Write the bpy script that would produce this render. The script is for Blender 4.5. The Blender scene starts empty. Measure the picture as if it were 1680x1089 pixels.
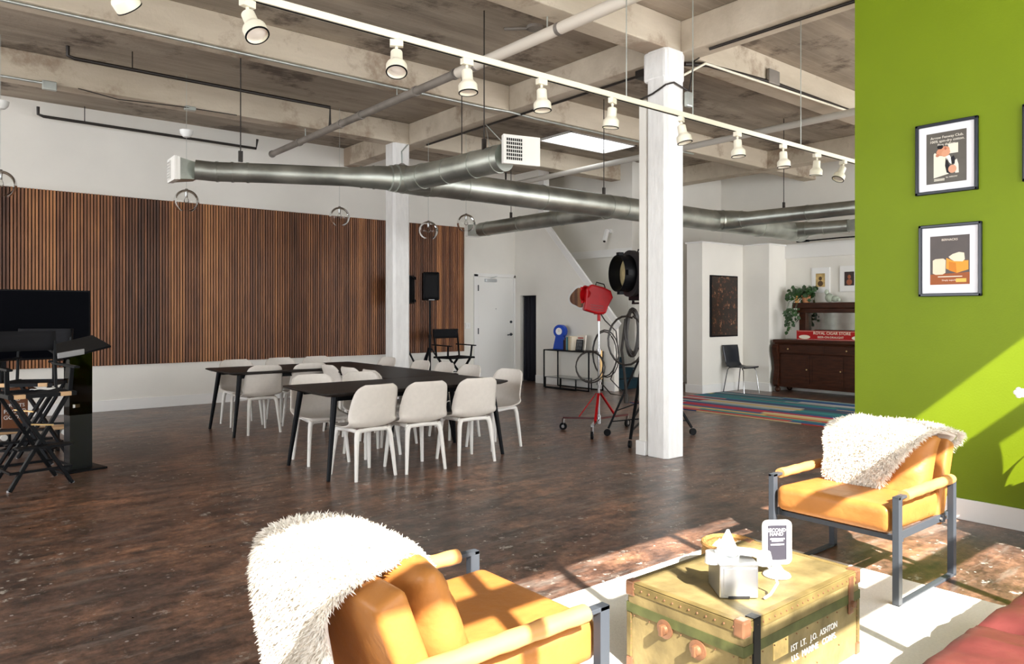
import bpy, bmesh, math, random
from mathutils import Vector, Matrix, Euler
R = math.radians
random.seed(7)
C = bpy.context.scene.collection
S = bpy.context.scene

# ---------------------------------------------------------------- camera
cam = bpy.data.objects.new('camera', bpy.data.cameras.new('camera'))
C.objects.link(cam); S.camera = cam
cam.location = (0, 0, 1.42)
cam.rotation_euler = (R(90), 0, R(50.6 - 90))
cam.data.sensor_width = 36; cam.data.lens = 1205 / 1680 * 36
cam.data.shift_y = -31.5 / 1680
cam.data.clip_start = .05

# ---------------------------------------------------------------- light
S.view_settings.view_transform = 'Standard'; S.view_settings.look = 'None'
S.view_settings.gamma = 1; S.view_settings.use_curve_mapping = False
S.view_settings.exposure = 0.40
S.cycles.max_bounces = 10; S.cycles.diffuse_bounces = 7
S.cycles.sample_clamp_indirect = 6
w = bpy.data.worlds.new('sky'); S.world = w; w.use_nodes = True
bg = w.node_tree.nodes['Background']
bg.inputs[0].default_value = (.90, .95, 1, 1); bg.inputs[1].default_value = 3.6
sun = bpy.data.objects.new('sun', bpy.data.lights.new('sun', 'SUN')); C.objects.link(sun)
sun.data.energy = 20; sun.data.angle = R(.4); sun.data.color = (1, .93, .82)
sun.rotation_euler = Vector((.326, 1, -.9)).to_track_quat('-Z', 'Y').to_euler()
def area(name, loc, rot, sx, sy, e, col=(1, .985, .95)):
    L = bpy.data.lights.new(name, 'AREA'); L.shape = 'RECTANGLE'; L.size = sx; L.size_y = sy; L.energy = e; L.color = col
    o = bpy.data.objects.new(name, L); C.objects.link(o); o.location = loc; o.rotation_euler = rot
    return o
# fill lamps added to boost the daylight at the window bands (behind the camera and at the far left end of the hall)
area('window_daylight', (0, -1.35, 2.1), (R(90), 0, 0), 11, 3, 190)
area('window_daylight', (-5.4, 5.5, 2.1), (R(90), 0, R(-90)), 11, 3, 175)
area('window_daylight', (9.3, -1.35, 2.1), (R(90), 0, 0), 6.5, 3, 200)

# ---------------------------------------------------------------- materials
def nt(m):
    m.use_nodes = True
    return m.node_tree, m.node_tree.nodes, m.node_tree.links, m.node_tree.nodes['Principled BSDF']
def mat(name, col, rough=.5, metal=0, var=0, scale=8, bump=0, bscale=40, stretch=None, spec=None, trans=0, ior=None, sheen=0, coat=0, rvar=0):
    m = bpy.data.materials.new(name); t, N, L, b = nt(m)
    b.inputs['Base Color'].default_value = (*col, 1); b.inputs['Roughness'].default_value = rough
    b.inputs['Metallic'].default_value = metal
    if spec is None and rough >= .42 and not metal: spec = .2
    if spec is not None: b.inputs['Specular IOR Level'].default_value = spec
    if trans: b.inputs['Transmission Weight'].default_value = trans
    if ior: b.inputs['IOR'].default_value = ior
    if sheen: b.inputs['Sheen Weight'].default_value = sheen
    if coat: b.inputs['Coat Weight'].default_value = coat
    if var or bump or rvar:
        tc = N.new('ShaderNodeTexCoord'); mp = N.new('ShaderNodeMapping'); L.new(tc.outputs['Object'], mp.inputs[0])
        if stretch: mp.inputs['Scale'].default_value = stretch
    if var or rvar:
        n = N.new('ShaderNodeTexNoise'); n.inputs['Scale'].default_value = scale; n.inputs['Detail'].default_value = 5
        L.new(mp.outputs[0], n.inputs[0])
    if var:
        r = N.new('ShaderNodeValToRGB'); r.color_ramp.elements[0].position = .3; r.color_ramp.elements[1].position = .7
        r.color_ramp.elements[0].color = (*[c * (1 - var) for c in col], 1)
        r.color_ramp.elements[1].color = (*[min(1, c * (1 + var)) for c in col], 1)
        L.new(n.outputs[0], r.inputs[0]); L.new(r.outputs[0], b.inputs['Base Color'])
    if rvar:
        q = N.new('ShaderNodeMapRange'); q.inputs[3].default_value = max(0, rough - rvar); q.inputs[4].default_value = rough + rvar
        L.new(n.outputs[0], q.inputs[0]); L.new(q.outputs[0], b.inputs['Roughness'])
    if bump:
        n2 = N.new('ShaderNodeTexNoise'); n2.inputs['Scale'].default_value = bscale; n2.inputs['Detail'].default_value = 4
        L.new(mp.outputs[0], n2.inputs[0]); bp = N.new('ShaderNodeBump'); bp.inputs['Strength'].default_value = bump; bp.inputs['Distance'].default_value = .02
        L.new(n2.outputs[0], bp.inputs['Height']); L.new(bp.outputs[0], b.inputs['Normal'])
    return m

M = {}
M['wall'] = mat('white_wall_paint', (.80, .775, .72), .6, var=.03, scale=1.5, bump=.05, bscale=60)
M['trimw'] = mat('white_trim_paint', (.82, .81, .79), .4)
M['door'] = mat('white_door_paint', (.83, .82, .79), .38)
M['column'] = mat('white_column_paint', (.80, .79, .77), .5, var=.05, scale=6, bump=.5, bscale=9, stretch=(3, 3, .8))
M['green'] = mat('green_wall_paint', (.165, .235, .005), .5, var=.04, scale=2, bump=.05, bscale=80)
M['black'] = mat('black_metal', (.004, .0045, .006), .42, spec=.12)
M['blackpl'] = mat('black_plastic', (.005, .005, .006), .5, spec=.12)
M['blackfab'] = mat('black_canvas', (.012, .012, .014), .9)
M['steel'] = mat('dark_grey_steel_frame', (.045, .052, .064), .42, 0)
M['chrome'] = mat('chrome', (.42, .42, .43), .16, 1)
M['duct'] = mat('galvanised_duct', (.42, .44, .40), .38, .9, var=.3, scale=3, bump=.12, bscale=6, rvar=.12)
M['galv'] = mat('galvanised_conduit', (.50, .53, .50), .35, .7, var=.15, scale=6)
M['pipe'] = mat('grey_painted_pipe', (.22, .195, .17), .5, .1, var=.3, scale=3)
M['blackpipe'] = mat('black_iron_pipe', (.022, .017, .014), .45, .2)
M['cream'] = mat('cream_lamp_enamel', (.84, .79, .65), .35)
M['lens'] = mat('frosted_lamp_lens', (.75, .68, .62), .3)
M['ventw'] = mat('white_vent_enamel', (.82, .80, .76), .4)
M['dark'] = mat('dark_void', (.02, .02, .02), .8)
M['table'] = mat('black_brown_tabletop', (.017, .012, .010), .5, spec=.18, var=.2, scale=4, stretch=(1, 12, 1))
M['shell'] = mat('warm_white_chair_shell', (.68, .63, .575), .42, var=.03, scale=30)
M['shellleg'] = mat('warm_white_chair_leg', (.76, .735, .70), .42)
M['red'] = mat('red_lamp_enamel', (.40, .004, .007), .35, var=.15, scale=9, spec=.25)
M['blue'] = mat('blue_clock_plastic', (.003, .05, .40), .4, spec=.25)
M['teal'] = mat('dark_teal_stair_carpet', (.012, .032, .045), .85, var=.2, scale=60)
M['leather'] = mat('tan_leather', (.37, .15, .038), .42, var=.16, scale=4, bump=.25, bscale=14)
M['strapwood'] = mat('tan_leather_arm_wrap', (.48, .25, .09), .42, var=.12, scale=12, stretch=(3, .5, 1))
M['maroon'] = mat('maroon_leather', (.105, .026, .024), .45, var=.35, scale=5, bump=.3, bscale=9)
M['fur'] = mat('cream_sheepskin', (.83, .78, .70), .85, var=.08, scale=20, sheen=.3)
M['rug'] = mat('white_woven_rug', (.76, .74, .68), .9, var=.05, scale=90, bump=.3, bscale=300)
M['wood'] = mat('dark_antique_oak', (.045, .014, .006), .38, spec=.2, var=.4, scale=5, stretch=(1, 1, 6))
M['lightwood'] = mat('light_birch', (.62, .40, .22), .5, var=.15, scale=5, stretch=(1, 8, 1))
M['brass'] = mat('aged_brass', (.55, .37, .17), .35, .9)
M['trunk'] = mat('worn_olive_fibreboard', (.18, .138, .060), .55, var=.42, scale=7, bump=.15, bscale=30)
M['trunkedge'] = mat('olive_trunk_edging', (.125, .092, .034), .5, var=.35, scale=9)
M['trunkband'] = mat('green_band', (.068, .075, .026), .5, var=.35, scale=14)
M['copper'] = mat('worn_copper_corner', (.20, .095, .05), .45, .4, var=.3, scale=15)
M['silver'] = mat('brushed_silver', (.62, .65, .68), .28, .9)
M['paper'] = mat('white_paper', (.85, .85, .84), .7)
M['white'] = mat('white_plastic', (.82, .82, .80), .35)
M['leaf'] = mat('dark_green_leaf', (.025, .075, .018), .4, var=.4, scale=9)
M['leaflight'] = mat('bright_green_leaf', (.16, .42, .05), .4, var=.2, scale=9)
M['terracotta'] = mat('terracotta', (.55, .25, .12), .6)
M['frosted'] = mat('grey_acrylic', (.36, .36, .37), .35)
M['wicker'] = mat('woven_straw', (.33, .18, .06), .7, var=.5, scale=60, stretch=(1, 1, 8), bump=.6, bscale=80)
M['curtain'] = mat('charcoal_curtain', (.022, .022, .03), .85)
M['mirror'] = mat('mirror_glass', (.8, .8, .8), .02, 1)
M['ant_mirror'] = mat('antique_mirror_glass', (.45, .47, .43), .08, 1, var=.2, scale=6)
M['redbox'] = mat('red_paint', (.40, .012, .012), .5)

def glass(name, col=(1, 1, 1), rough=.0, a=.25):
    # thin clear glass: mostly straight through, with a fresnel sheen
    m = bpy.data.materials.new(name); m.use_nodes = True; N = m.node_tree.nodes; L = m.node_tree.links; N.clear()
    o = N.new('ShaderNodeOutputMaterial'); mx = N.new('ShaderNodeMixShader'); t = N.new('ShaderNodeBsdfTransparent'); g = N.new('ShaderNodeBsdfGlossy')
    lw = N.new('ShaderNodeLayerWeight'); lw.inputs[0].default_value = a
    t.inputs[0].default_value = (*col, 1); g.inputs['Roughness'].default_value = .03
    L.new(lw.outputs['Fresnel'], mx.inputs[0]); L.new(t.outputs[0], mx.inputs[1]); L.new(g.outputs[0], mx.inputs[2]); L.new(mx.outputs[0], o.inputs[0])
    return m
M['glass'] = glass('clear_glass', (.96, .96, .95), a=.2)
M['smoke'] = glass('smoked_acrylic', (.22, .17, .12), a=.2)
M['pictureglass'] = glass('picture_glass', (1, 1, 1), a=.12)

def concrete(name, c1, c2, dark, bands=True):
    m = bpy.data.materials.new(name); t, N, L, b = nt(m)
    tc = N.new('ShaderNodeTexCoord'); b.inputs['Roughness'].default_value = .8
    n1 = N.new('ShaderNodeTexNoise'); n1.inputs['Scale'].default_value = 1.3; n1.inputs['Detail'].default_value = 8; n1.inputs['Roughness'].default_value = .65
    mp = N.new('ShaderNodeMapping'); mp.inputs['Scale'].default_value = (.35, 1.6, 1.6)
    L.new(tc.outputs['Object'], mp.inputs[0]); L.new(mp.outputs[0], n1.inputs[0])
    r = N.new('ShaderNodeValToRGB'); e = r.color_ramp.elements
    e[0].position = .3; e[0].color = (*c1, 1); e[1].position = .68; e[1].color = (*c2, 1)
    L.new(n1.outputs[0], r.inputs[0])
    n2 = N.new('ShaderNodeTexNoise'); n2.inputs['Scale'].default_value = .9; n2.inputs['Detail'].default_value = 9; n2.inputs['Roughness'].default_value = .7
    L.new(tc.outputs['Object'], n2.inputs[0])
    r2 = N.new('ShaderNodeValToRGB'); r2.color_ramp.elements[0].position = .53; r2.color_ramp.elements[1].position = .62
    r2.color_ramp.elements[0].color = (0, 0, 0, 1); r2.color_ramp.elements[1].color = (.8, .8, .8, 1)
    L.new(n2.outputs[0], r2.inputs[0])
    mx = N.new('ShaderNodeMixRGB'); mx.inputs[2].default_value = (*dark, 1)
    L.new(r2.outputs[0], mx.inputs[0]); L.new(r.outputs[0], mx.inputs[1])
    out = mx.outputs[0]
    n3 = N.new('ShaderNodeTexNoise'); n3.inputs['Scale'].default_value = 30; n3.inputs['Detail'].default_value = 5; L.new(tc.outputs['Object'], n3.inputs[0])
    if bands:   # board-formed lines
        sx = N.new('ShaderNodeSeparateXYZ'); L.new(tc.outputs['Object'], sx.inputs[0])
        mm = N.new('ShaderNodeMath'); mm.operation = 'MULTIPLY'; mm.inputs[1].default_value = 1 / .145; L.new(sx.outputs[1], mm.inputs[0])
        fr = N.new('ShaderNodeMath'); fr.operation = 'FRACT'; L.new(mm.outputs[0], fr.inputs[0])
        gt = N.new('ShaderNodeMath'); gt.operation = 'LESS_THAN'; gt.inputs[1].default_value = .05; L.new(fr.outputs[0], gt.inputs[0])
        fl = N.new('ShaderNodeMath'); fl.operation = 'FLOOR'; L.new(mm.outputs[0], fl.inputs[0])
        wn = N.new('ShaderNodeTexWhiteNoise'); wn.noise_dimensions = '1D'; L.new(fl.outputs[0], wn.inputs['W'])
        mr = N.new('ShaderNodeMapRange'); mr.inputs[3].default_value = .90; mr.inputs[4].default_value = 1.06; L.new(wn.outputs[0], mr.inputs[0])
        vm = N.new('ShaderNodeVectorMath'); vm.operation = 'SCALE'; L.new(out, vm.inputs[0]); L.new(mr.outputs[0], vm.inputs['Scale'])
        m2 = N.new('ShaderNodeMixRGB'); m2.inputs[2].default_value = (*[c * 1.35 for c in c2], 1)
        q = N.new('ShaderNodeMath'); q.operation = 'MULTIPLY'; q.inputs[1].default_value = .22; L.new(gt.outputs[0], q.inputs[0])
        L.new(q.outputs[0], m2.inputs[0]); L.new(vm.outputs[0], m2.inputs[1]); out = m2.outputs[0]
    L.new(out, b.inputs['Base Color'])
    bp = N.new('ShaderNodeBump'); bp.inputs['Strength'].default_value = .25; bp.inputs['Distance'].default_value = .01
    L.new(n3.outputs[0], bp.inputs['Height']); L.new(bp.outputs[0], b.inputs['Normal'])
    return m
M['slab'] = concrete('board_formed_concrete', (.19, .155, .12), (.44, .37, .29), (.07, .048, .035))
M['beam'] = concrete('cast_concrete_beam', (.44, .37, .28), (.62, .54, .43), (.28, .20, .14), bands=False)

def floor_mat():
    m = bpy.data.materials.new('stained_concrete_floor'); t, N, L, b = nt(m)
    tc = N.new('ShaderNodeTexCoord')
    def noise(s, d, ro=.6, sc=None):
        n = N.new('ShaderNodeTexNoise'); n.inputs['Scale'].default_value = s; n.inputs['Detail'].default_value = d; n.inputs['Roughness'].default_value = ro
        if sc:
            mp = N.new('ShaderNodeMapping'); mp.inputs['Scale'].default_value = sc; L.new(tc.outputs['Object'], mp.inputs[0]); L.new(mp.outputs[0], n.inputs[0])
        else: L.new(tc.outputs['Object'], n.inputs[0])
        return n
    a = noise(.9, 9, .68)
    r = N.new('ShaderNodeValToRGB'); e = r.color_ramp.elements
    e[0].position = .30; e[0].color = (.040, .028, .024, 1); e[1].position = .72; e[1].color = (.27, .13, .075, 1)
    k = e.new(.45); k.color = (.095, .056, .042, 1); k = e.new(.58); k.color = (.165, .090, .058, 1)
    L.new(a.outputs[0], r.inputs[0])
    g = noise(15, 8, .82)      # fine salt and pepper grain
    r3 = N.new('ShaderNodeValToRGB'); r3.color_ramp.elements[0].position = .35; r3.color_ramp.elements[0].color = (.38, .38, .38, 1)
    r3.color_ramp.elements[1].position = .68; r3.color_ramp.elements[1].color = (1.8, 1.75, 1.7, 1); L.new(g.outputs[0], r3.inputs[0])
    mul = N.new('ShaderNodeMixRGB'); mul.blend_type = 'MULTIPLY'; mul.inputs[0].default_value = 1
    L.new(r.outputs[0], mul.inputs[1]); L.new(r3.outputs[0], mul.inputs[2])
    md = noise(4.5, 8, .72, (.7, 1.5, 1)); r5 = N.new('ShaderNodeValToRGB'); r5.color_ramp.elements[0].position = .36; r5.color_ramp.elements[0].color = (.26, .26, .29, 1)
    r5.color_ramp.elements[1].position = .64; r5.color_ramp.elements[1].color = (1.7, 1.6, 1.5, 1); L.new(md.outputs[0], r5.inputs[0])
    mul2 = N.new('ShaderNodeMixRGB'); mul2.blend_type = 'MULTIPLY'; mul2.inputs[0].default_value = 1; L.new(mul.outputs[0], mul2.inputs[1]); L.new(r5.outputs[0], mul2.inputs[2]); mul = mul2
    # pale scuffs and paint flecks
    v = noise(7, 9, .8, (1, 1, 1)); r4 = N.new('ShaderNodeValToRGB'); r4.color_ramp.elements[0].position = .585; r4.color_ramp.elements[1].position = .615
    r4.color_ramp.elements[1].color = (.85, .85, .85, 1); L.new(v.outputs[0], r4.inputs[0])
    big = noise(.6, 3, .5); rb = N.new('ShaderNodeValToRGB'); rb.color_ramp.elements[0].position = .36; rb.color_ramp.elements[1].position = .54; L.new(big.outputs[0], rb.inputs[0])
    mm = N.new('ShaderNodeMath'); mm.operation = 'MULTIPLY'; L.new(r4.outputs[0], mm.inputs[0]); L.new(rb.outputs[0], mm.inputs[1])
    mx = N.new('ShaderNodeMixRGB'); mx.inputs[2].default_value = (.50, .46, .41, 1); L.new(mm.outputs[0], mx.inputs[0]); L.new(mul.outputs[0], mx.inputs[1])
    # grey worn haze near walls and scratches
    s = noise(2.2, 8, .75, (.5, 3.2, 1)); rs = N.new('ShaderNodeValToRGB'); rs.color_ramp.elements[0].position = .53; rs.color_ramp.elements[1].position = .66
    rs.color_ramp.elements[1].color = (.50, .50, .50, 1); L.new(s.outputs[0], rs.inputs[0])
    mx2 = N.new('ShaderNodeMixRGB'); mx2.inputs[2].default_value = (.24, .215, .19, 1); L.new(rs.outputs[0], mx2.inputs[0]); L.new(mx.outputs[0], mx2.inputs[1])
    vo = N.new('ShaderNodeTexVoronoi'); vo.inputs['Scale'].default_value = 11; L.new(tc.outputs['Object'], vo.inputs[0])
    rv = N.new('ShaderNodeMath'); rv.operation = 'LESS_THAN'; rv.inputs[1].default_value = .085; L.new(vo.outputs['Distance'], rv.inputs[0])
    mm2 = N.new('ShaderNodeMath'); mm2.operation = 'MULTIPLY'; L.new(rv.outputs[0], mm2.inputs[0]); L.new(rb.outputs[0], mm2.inputs[1])
    mx3 = N.new('ShaderNodeMixRGB'); mx3.inputs[2].default_value = (.5, .46, .42, 1); L.new(mm2.outputs[0], mx3.inputs[0]); L.new(mx2.outputs[0], mx3.inputs[1])
    L.new(mx3.outputs[0], b.inputs['Base Color'])
    q = N.new('ShaderNodeMapRange'); q.inputs[3].default_value = .16; q.inputs[4].default_value = .48; L.new(v.outputs[0], q.inputs[0]); L.new(q.outputs[0], b.inputs['Roughness'])
    bp = N.new('ShaderNodeBump'); bp.inputs['Strength'].default_value = .10; bp.inputs['Distance'].default_value = .006; L.new(g.outputs[0], bp.inputs['Height']); L.new(bp.outputs[0], b.inputs['Normal'])
    return m
M['floor'] = floor_mat()

def slat_mat():
    m = bpy.data.materials.new('walnut_slats'); t, N, L, b = nt(m)
    tc = N.new('ShaderNodeTexCoord'); sx = N.new('ShaderNodeSeparateXYZ'); L.new(tc.outputs['Object'], sx.inputs[0])
    def cell(p, seed):
        mm = N.new('ShaderNodeMath'); mm.operation = 'MULTIPLY'; mm.inputs[1].default_value = 1 / p; L.new(sx.outputs[0], mm.inputs[0])
        ad = N.new('ShaderNodeMath'); ad.operation = 'ADD'; ad.inputs[1].default_value = seed; L.new(mm.outputs[0], ad.inputs[0])
        fl = N.new('ShaderNodeMath'); fl.operation = 'FLOOR'; L.new(ad.outputs[0], fl.inputs[0])
        wn = N.new('ShaderNodeTexWhiteNoise'); wn.noise_dimensions = '1D'; L.new(fl.outputs[0], wn.inputs['W']); return wn.outputs['Value']
    a = cell(.0413, 0); c = cell(.62, .3); c2 = cell(.248, .7)
    n = N.new('ShaderNodeTexNoise'); n.inputs['Scale'].default_value = 3; n.inputs['Detail'].default_value = 7
    mp = N.new('ShaderNodeMapping'); mp.inputs['Scale'].default_value = (3, 1, .55); L.new(tc.outputs['Object'], mp.inputs[0]); L.new(mp.outputs[0], n.inputs[0])
    def wsum(x, wx, y, wy):
        p = N.new('ShaderNodeMath'); p.operation = 'MULTIPLY'; p.inputs[1].default_value = wx; L.new(x, p.inputs[0])
        q = N.new('ShaderNodeMath'); q.operation = 'MULTIPLY_ADD'; q.inputs[1].default_value = wy; L.new(y, q.inputs[0]); L.new(p.outputs[0], q.inputs[2]); return q.outputs[0]
    s = wsum(a, .30, c, .22); s = wsum(s, 1, c2, .18); s = wsum(s, 1, n.outputs[0], .42)
    r = N.new('ShaderNodeValToRGB'); e = r.color_ramp.elements
    e[0].position = .25; e[0].color = (.060, .021, .010, 1); e[1].position = .85; e[1].color = (.50, .215, .08, 1)
    k = e.new(.5); k.color = (.175, .066, .028, 1); k = e.new(.66); k.color = (.30, .12, .048, 1)
    L.new(s, r.inputs[0]); L.new(r.outputs[0], b.inputs['Base Color']); b.inputs['Roughness'].default_value = .5
    return m
M['slat'] = slat_mat()

# ---------------------------------------------------------------- mesh helpers
def new_obj(name, bm, m=None, parent=None, smooth=False, bevel=0, sub=0, solid=0, auto=None):
    me = bpy.data.meshes.new(name); bm.normal_update(); bm.to_mesh(me); bm.free()
    for mm in (m if isinstance(m, (list, tuple)) else [m]):
        if mm: me.materials.append(mm)
    o = bpy.data.objects.new(name, me); C.objects.link(o)
    if parent: o.parent = parent
    if smooth:
        for p in me.polygons: p.use_smooth = True
        if auto is None: auto = 40
    if smooth and auto:
        me.set_sharp_from_angle(angle=R(auto))
    if solid:
        s = o.modifiers.new('s', 'SOLIDIFY'); s.thickness = solid; s.offset = 0
    if bevel:
        b = o.modifiers.new('b', 'BEVEL'); b.width = bevel; b.segments = 2; b.limit_method = 'ANGLE'; b.angle_limit = R(50)
    if sub:
        s = o.modifiers.new('u', 'SUBSURF'); s.levels = sub; s.render_levels = sub
    return o
class MB:
    def __init__(s): s.b = bmesh.new()
    def box(s, c, d, rot=None, mi=0):
        r = bmesh.ops.create_cube(s.b, size=1)
        mt = Matrix.Translation(c) @ (Euler(rot).to_matrix().to_4x4() if rot else Matrix()) @ Matrix.Diagonal((*d, 1))
        bmesh.ops.transform(s.b, matrix=mt, verts=r['verts'])
        if mi:
            for f in {f for v in r['verts'] for f in v.link_faces}: f.material_index = mi
        return s
    def mm(s, x0, x1, y0, y1, z0, z1, mi=0):
        return s.box(((x0 + x1) / 2, (y0 + y1) / 2, (z0 + z1) / 2), (abs(x1 - x0), abs(y1 - y0), abs(z1 - z0)), mi=mi)
    def bar(s, p0, p1, w_, h_, up=(0, 0, 1)):      # rectangular bar between points
        p0, p1 = Vector(p0), Vector(p1); d = p1 - p0; L_ = d.length; z = d.normalized(); u = Vector(up)
        if abs(z.dot(u)) > .99: u = Vector((1, 0, 0))
        x = u.cross(z).normalized(); y = z.cross(x)
        r = bmesh.ops.create_cube(s.b, size=1)
        mt = Matrix.Translation((p0 + p1) / 2) @ Matrix((x, y, z)).transposed().to_4x4() @ Matrix.Diagonal((w_, h_, L_, 1))
        bmesh.ops.transform(s.b, matrix=mt, verts=r['verts']); return s
    def cyl(s, p0, p1, r0, r1=None, seg=16, caps=True):
        p0, p1 = Vector(p0), Vector(p1); r1 = r0 if r1 is None else r1; d = p1 - p0
        q = d.to_track_quat('Z', 'Y').to_matrix().to_4x4()
        r = bmesh.ops.create_cone(s.b, cap_ends=caps, segments=seg, radius1=max(r0, 1e-5), radius2=max(r1, 1e-5), depth=d.length)
        bmesh.ops.transform(s.b, matrix=Matrix.Translation((p0 + p1) / 2) @ q, verts=r['verts']); return s
    def tube(s, pts, r, seg=8, closed=False):
        pts = [Vector(p) for p in pts]; n = len(pts); rings = []; prev = None
        for i, p in enumerate(pts):
            a = pts[(i - 1) % n] if (closed or i > 0) else p; c = pts[(i + 1) % n] if (closed or i < n - 1) else p
            t = (c - a).normalized()
            if prev is None:
                u = Vector((0, 0, 1)) if abs(t.z) < .9 else Vector((1, 0, 0)); x = u.cross(t).normalized()
            else: x = (prev - t * prev.dot(t)).normalized()
            prev = x; y = t.cross(x); rr = r[i] if isinstance(r, (list, tuple)) else r
            rings.append([s.b.verts.new(p + x * (rr * math.cos(2 * math.pi * k / seg)) + y * (rr * math.sin(2 * math.pi * k / seg))) for k in range(seg)])
        for i in range(n if closed else n - 1):
            A, B = rings[i], rings[(i + 1) % n]
            for k in range(seg): s.b.faces.new((A[k], A[(k + 1) % seg], B[(k + 1) % seg], B[k]))
        if not closed:
            s.b.faces.new(rings[0][::-1]); s.b.faces.new(rings[-1])
        return s
    def lathe(s, prof, c=(0, 0, 0), seg=24, mt=None, caps=True):
        rings = []
        for r, z in prof:
            rings.append([s.b.verts.new((r * math.cos(2 * math.pi * k / seg), r * math.sin(2 * math.pi * k / seg), z)) for k in range(seg)])
        vs = [v for q in rings for v in q]
        for i in range(len(rings) - 1):
            A, B = rings[i], rings[i + 1]
            for k in range(seg): s.b.faces.new((A[k], A[(k + 1) % seg], B[(k + 1) % seg], B[k]))
        if caps:
            if prof[0][0] > 1e-4: s.b.faces.new(rings[0][::-1])
            if prof[-1][0] > 1e-4: s.b.faces.new(rings[-1])
        bmesh.ops.transform(s.b, matrix=Matrix.Translation(c) @ (mt or Matrix()), verts=vs); return s
    def sphere(s, c, r, sc=(1, 1, 1), seg=16, rings=10, rot=None):
        q = bmesh.ops.create_uvsphere(s.b, u_segments=seg, v_segments=rings, radius=r)
        bmesh.ops.transform(s.b, matrix=Matrix.Translation(c) @ (Euler(rot).to_matrix().to_4x4() if rot else Matrix()) @ Matrix.Diagonal((*sc, 1)), verts=q['verts']); return s
    def poly(s, pts, ext=None, mi=0):          # planar polygon, optionally extruded by the vector ext
        vs = [s.b.verts.new(p) for p in pts]; f = s.b.faces.new(vs); f.material_index = mi
        if ext is not None:
            r = bmesh.ops.extrude_face_region(s.b, geom=[f])
            bmesh.ops.translate(s.b, vec=Vector(ext), verts=[g for g in r['geom'] if isinstance(g, bmesh.types.BMVert)])
            bmesh.ops.recalc_face_normals(s.b, faces=s.b.faces[:])
        return s
    def grid(s, fn, nu, nv):
        V = [[s.b.verts.new(fn(i / nu, j / nv)) for j in range(nv + 1)] for i in range(nu + 1)]
        for i in range(nu):
            for j in range(nv): s.b.faces.new((V[i][j], V[i + 1][j], V[i + 1][j + 1], V[i][j + 1]))
        return s
    def build(s, name, m=None, parent=None, **k): return new_obj(name, s.b, m, parent, **k)

def tag(o, label=None, cat=None, group=None, kind=None):
    if label: o['label'] = label
    if cat: o['category'] = cat
    if group: o['group'] = group
    if kind: o['kind'] = kind
    return o
def thing(name, label, cat, loc=(0, 0, 0), rz=0, group=None):
    o = bpy.data.objects.new(name, None); C.objects.link(o); o.location = loc; o.rotation_euler = (0, 0, rz); o.empty_display_size = .1
    return tag(o, label, cat, group)
def struct(o): o['kind'] = 'structure'; return o
def copy_tree(o, parent=None):
    c = o.copy(); C.objects.link(c)
    if parent is not None: c.parent = parent
    for ch in [x for x in KIDS.get(o.name, [])]: copy_tree(ch, c)
    return c
KIDS = {}
def index_kids(o):
    KIDS[o.name] = list(o.children)
    for c in o.children: index_kids(c)
def text(s, name, size, m, parent, loc, rot, ext=.001, align='CENTER', sx=1):
    cu = bpy.data.curves.new(name, 'FONT'); cu.body = s; cu.size = size; cu.extrude = ext; cu.align_x = align; cu.resolution_u = 3
    tmp = bpy.data.objects.new('tmp', cu); C.objects.link(tmp)
    me = bpy.data.meshes.new_from_object(tmp, depsgraph=bpy.context.evaluated_depsgraph_get())
    bpy.data.objects.remove(tmp); bpy.data.curves.remove(cu); me.materials.clear(); me.materials.append(m)
    o = bpy.data.objects.new(name, me); C.objects.link(o); o.parent = parent; o.location = loc; o.rotation_euler = rot; o.scale = (sx, 1, 1)
    return o
# ================================================================ the setting
ZB, ZS = 4.0, 4.32          # beam soffit, slab soffit
struct(MB().mm(-6, 14.2, -1.4, 12.2, -.12, 0).build('floor', M['floor']))
# slab with the two skylight openings left out
sk = (8.13, 9.70, 8.42, 9.20)
cb = MB()
for x0, x1, y0, y1 in ((-6, sk[0], -1.4, 12.2), (sk[1], 14.2, -1.4, 12.2), (sk[0], sk[1], -1.4, sk[2]), (sk[0], sk[1], sk[3], 12.2)):
    cb.mm(x0, x1, y0, y1, ZS, ZS + .22)
struct(cb.build('ceiling', M['slab']))
# skylight: white reveal and an added sheet whose own glow stands for daylight
tr = bpy.data.materials.new('skylight_sheet'); tt_, N_, L_, b_ = nt(tr); b_.inputs['Base Color'].default_value = (.9, .93, .95, 1)
b_.inputs['Emission Color'].default_value = (.95, .98, 1, 1); b_.inputs['Emission Strength'].default_value = 3.0
sl = MB()
for x0, x1, y0, y1 in ((sk[0], sk[0] + .03, sk[2], sk[3]), (sk[1] - .03, sk[1], sk[2], sk[3]), (sk[0], sk[1], sk[2], sk[2] + .03), (sk[0], sk[1], sk[3] - .03, sk[3])):
    sl.mm(x0, x1, y0, y1, ZS - .03, ZS + .19)
wn = struct(sl.build('window_2', M['trimw']))
MB().poly([(sk[0], sk[2], ZS + .04), (sk[1], sk[2], ZS + .04), (sk[1], sk[3], ZS + .04), (sk[0], sk[3], ZS + .04)]).build('pane', tr, wn)

# beams (each run of concrete is a piece of the building frame)
GX0, GX1 = 5.93, 6.20
def beam(n, x0, x1, y0, y1, z0=ZB):
    return struct(MB().mm(x0, x1, y0, y1, z0, ZS).build(n, M['beam'], bevel=.012))
beam('trim_1', GX0, GX1, -1.3, 11.9)                 # girder over the two columns
beam('trim_2', 11.9, 12.2, -1.3, 11.9)               # far girder
k = 3
for yc in (-.75, 1.9, 4.70, 7.40, 9.83):
    for x0, x1 in ((-6, GX0), (GX1, 11.9), (12.2, 14.2)):
        beam('trim_%d' % k, x0, x1, yc - .13, yc + .13); k += 1

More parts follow.
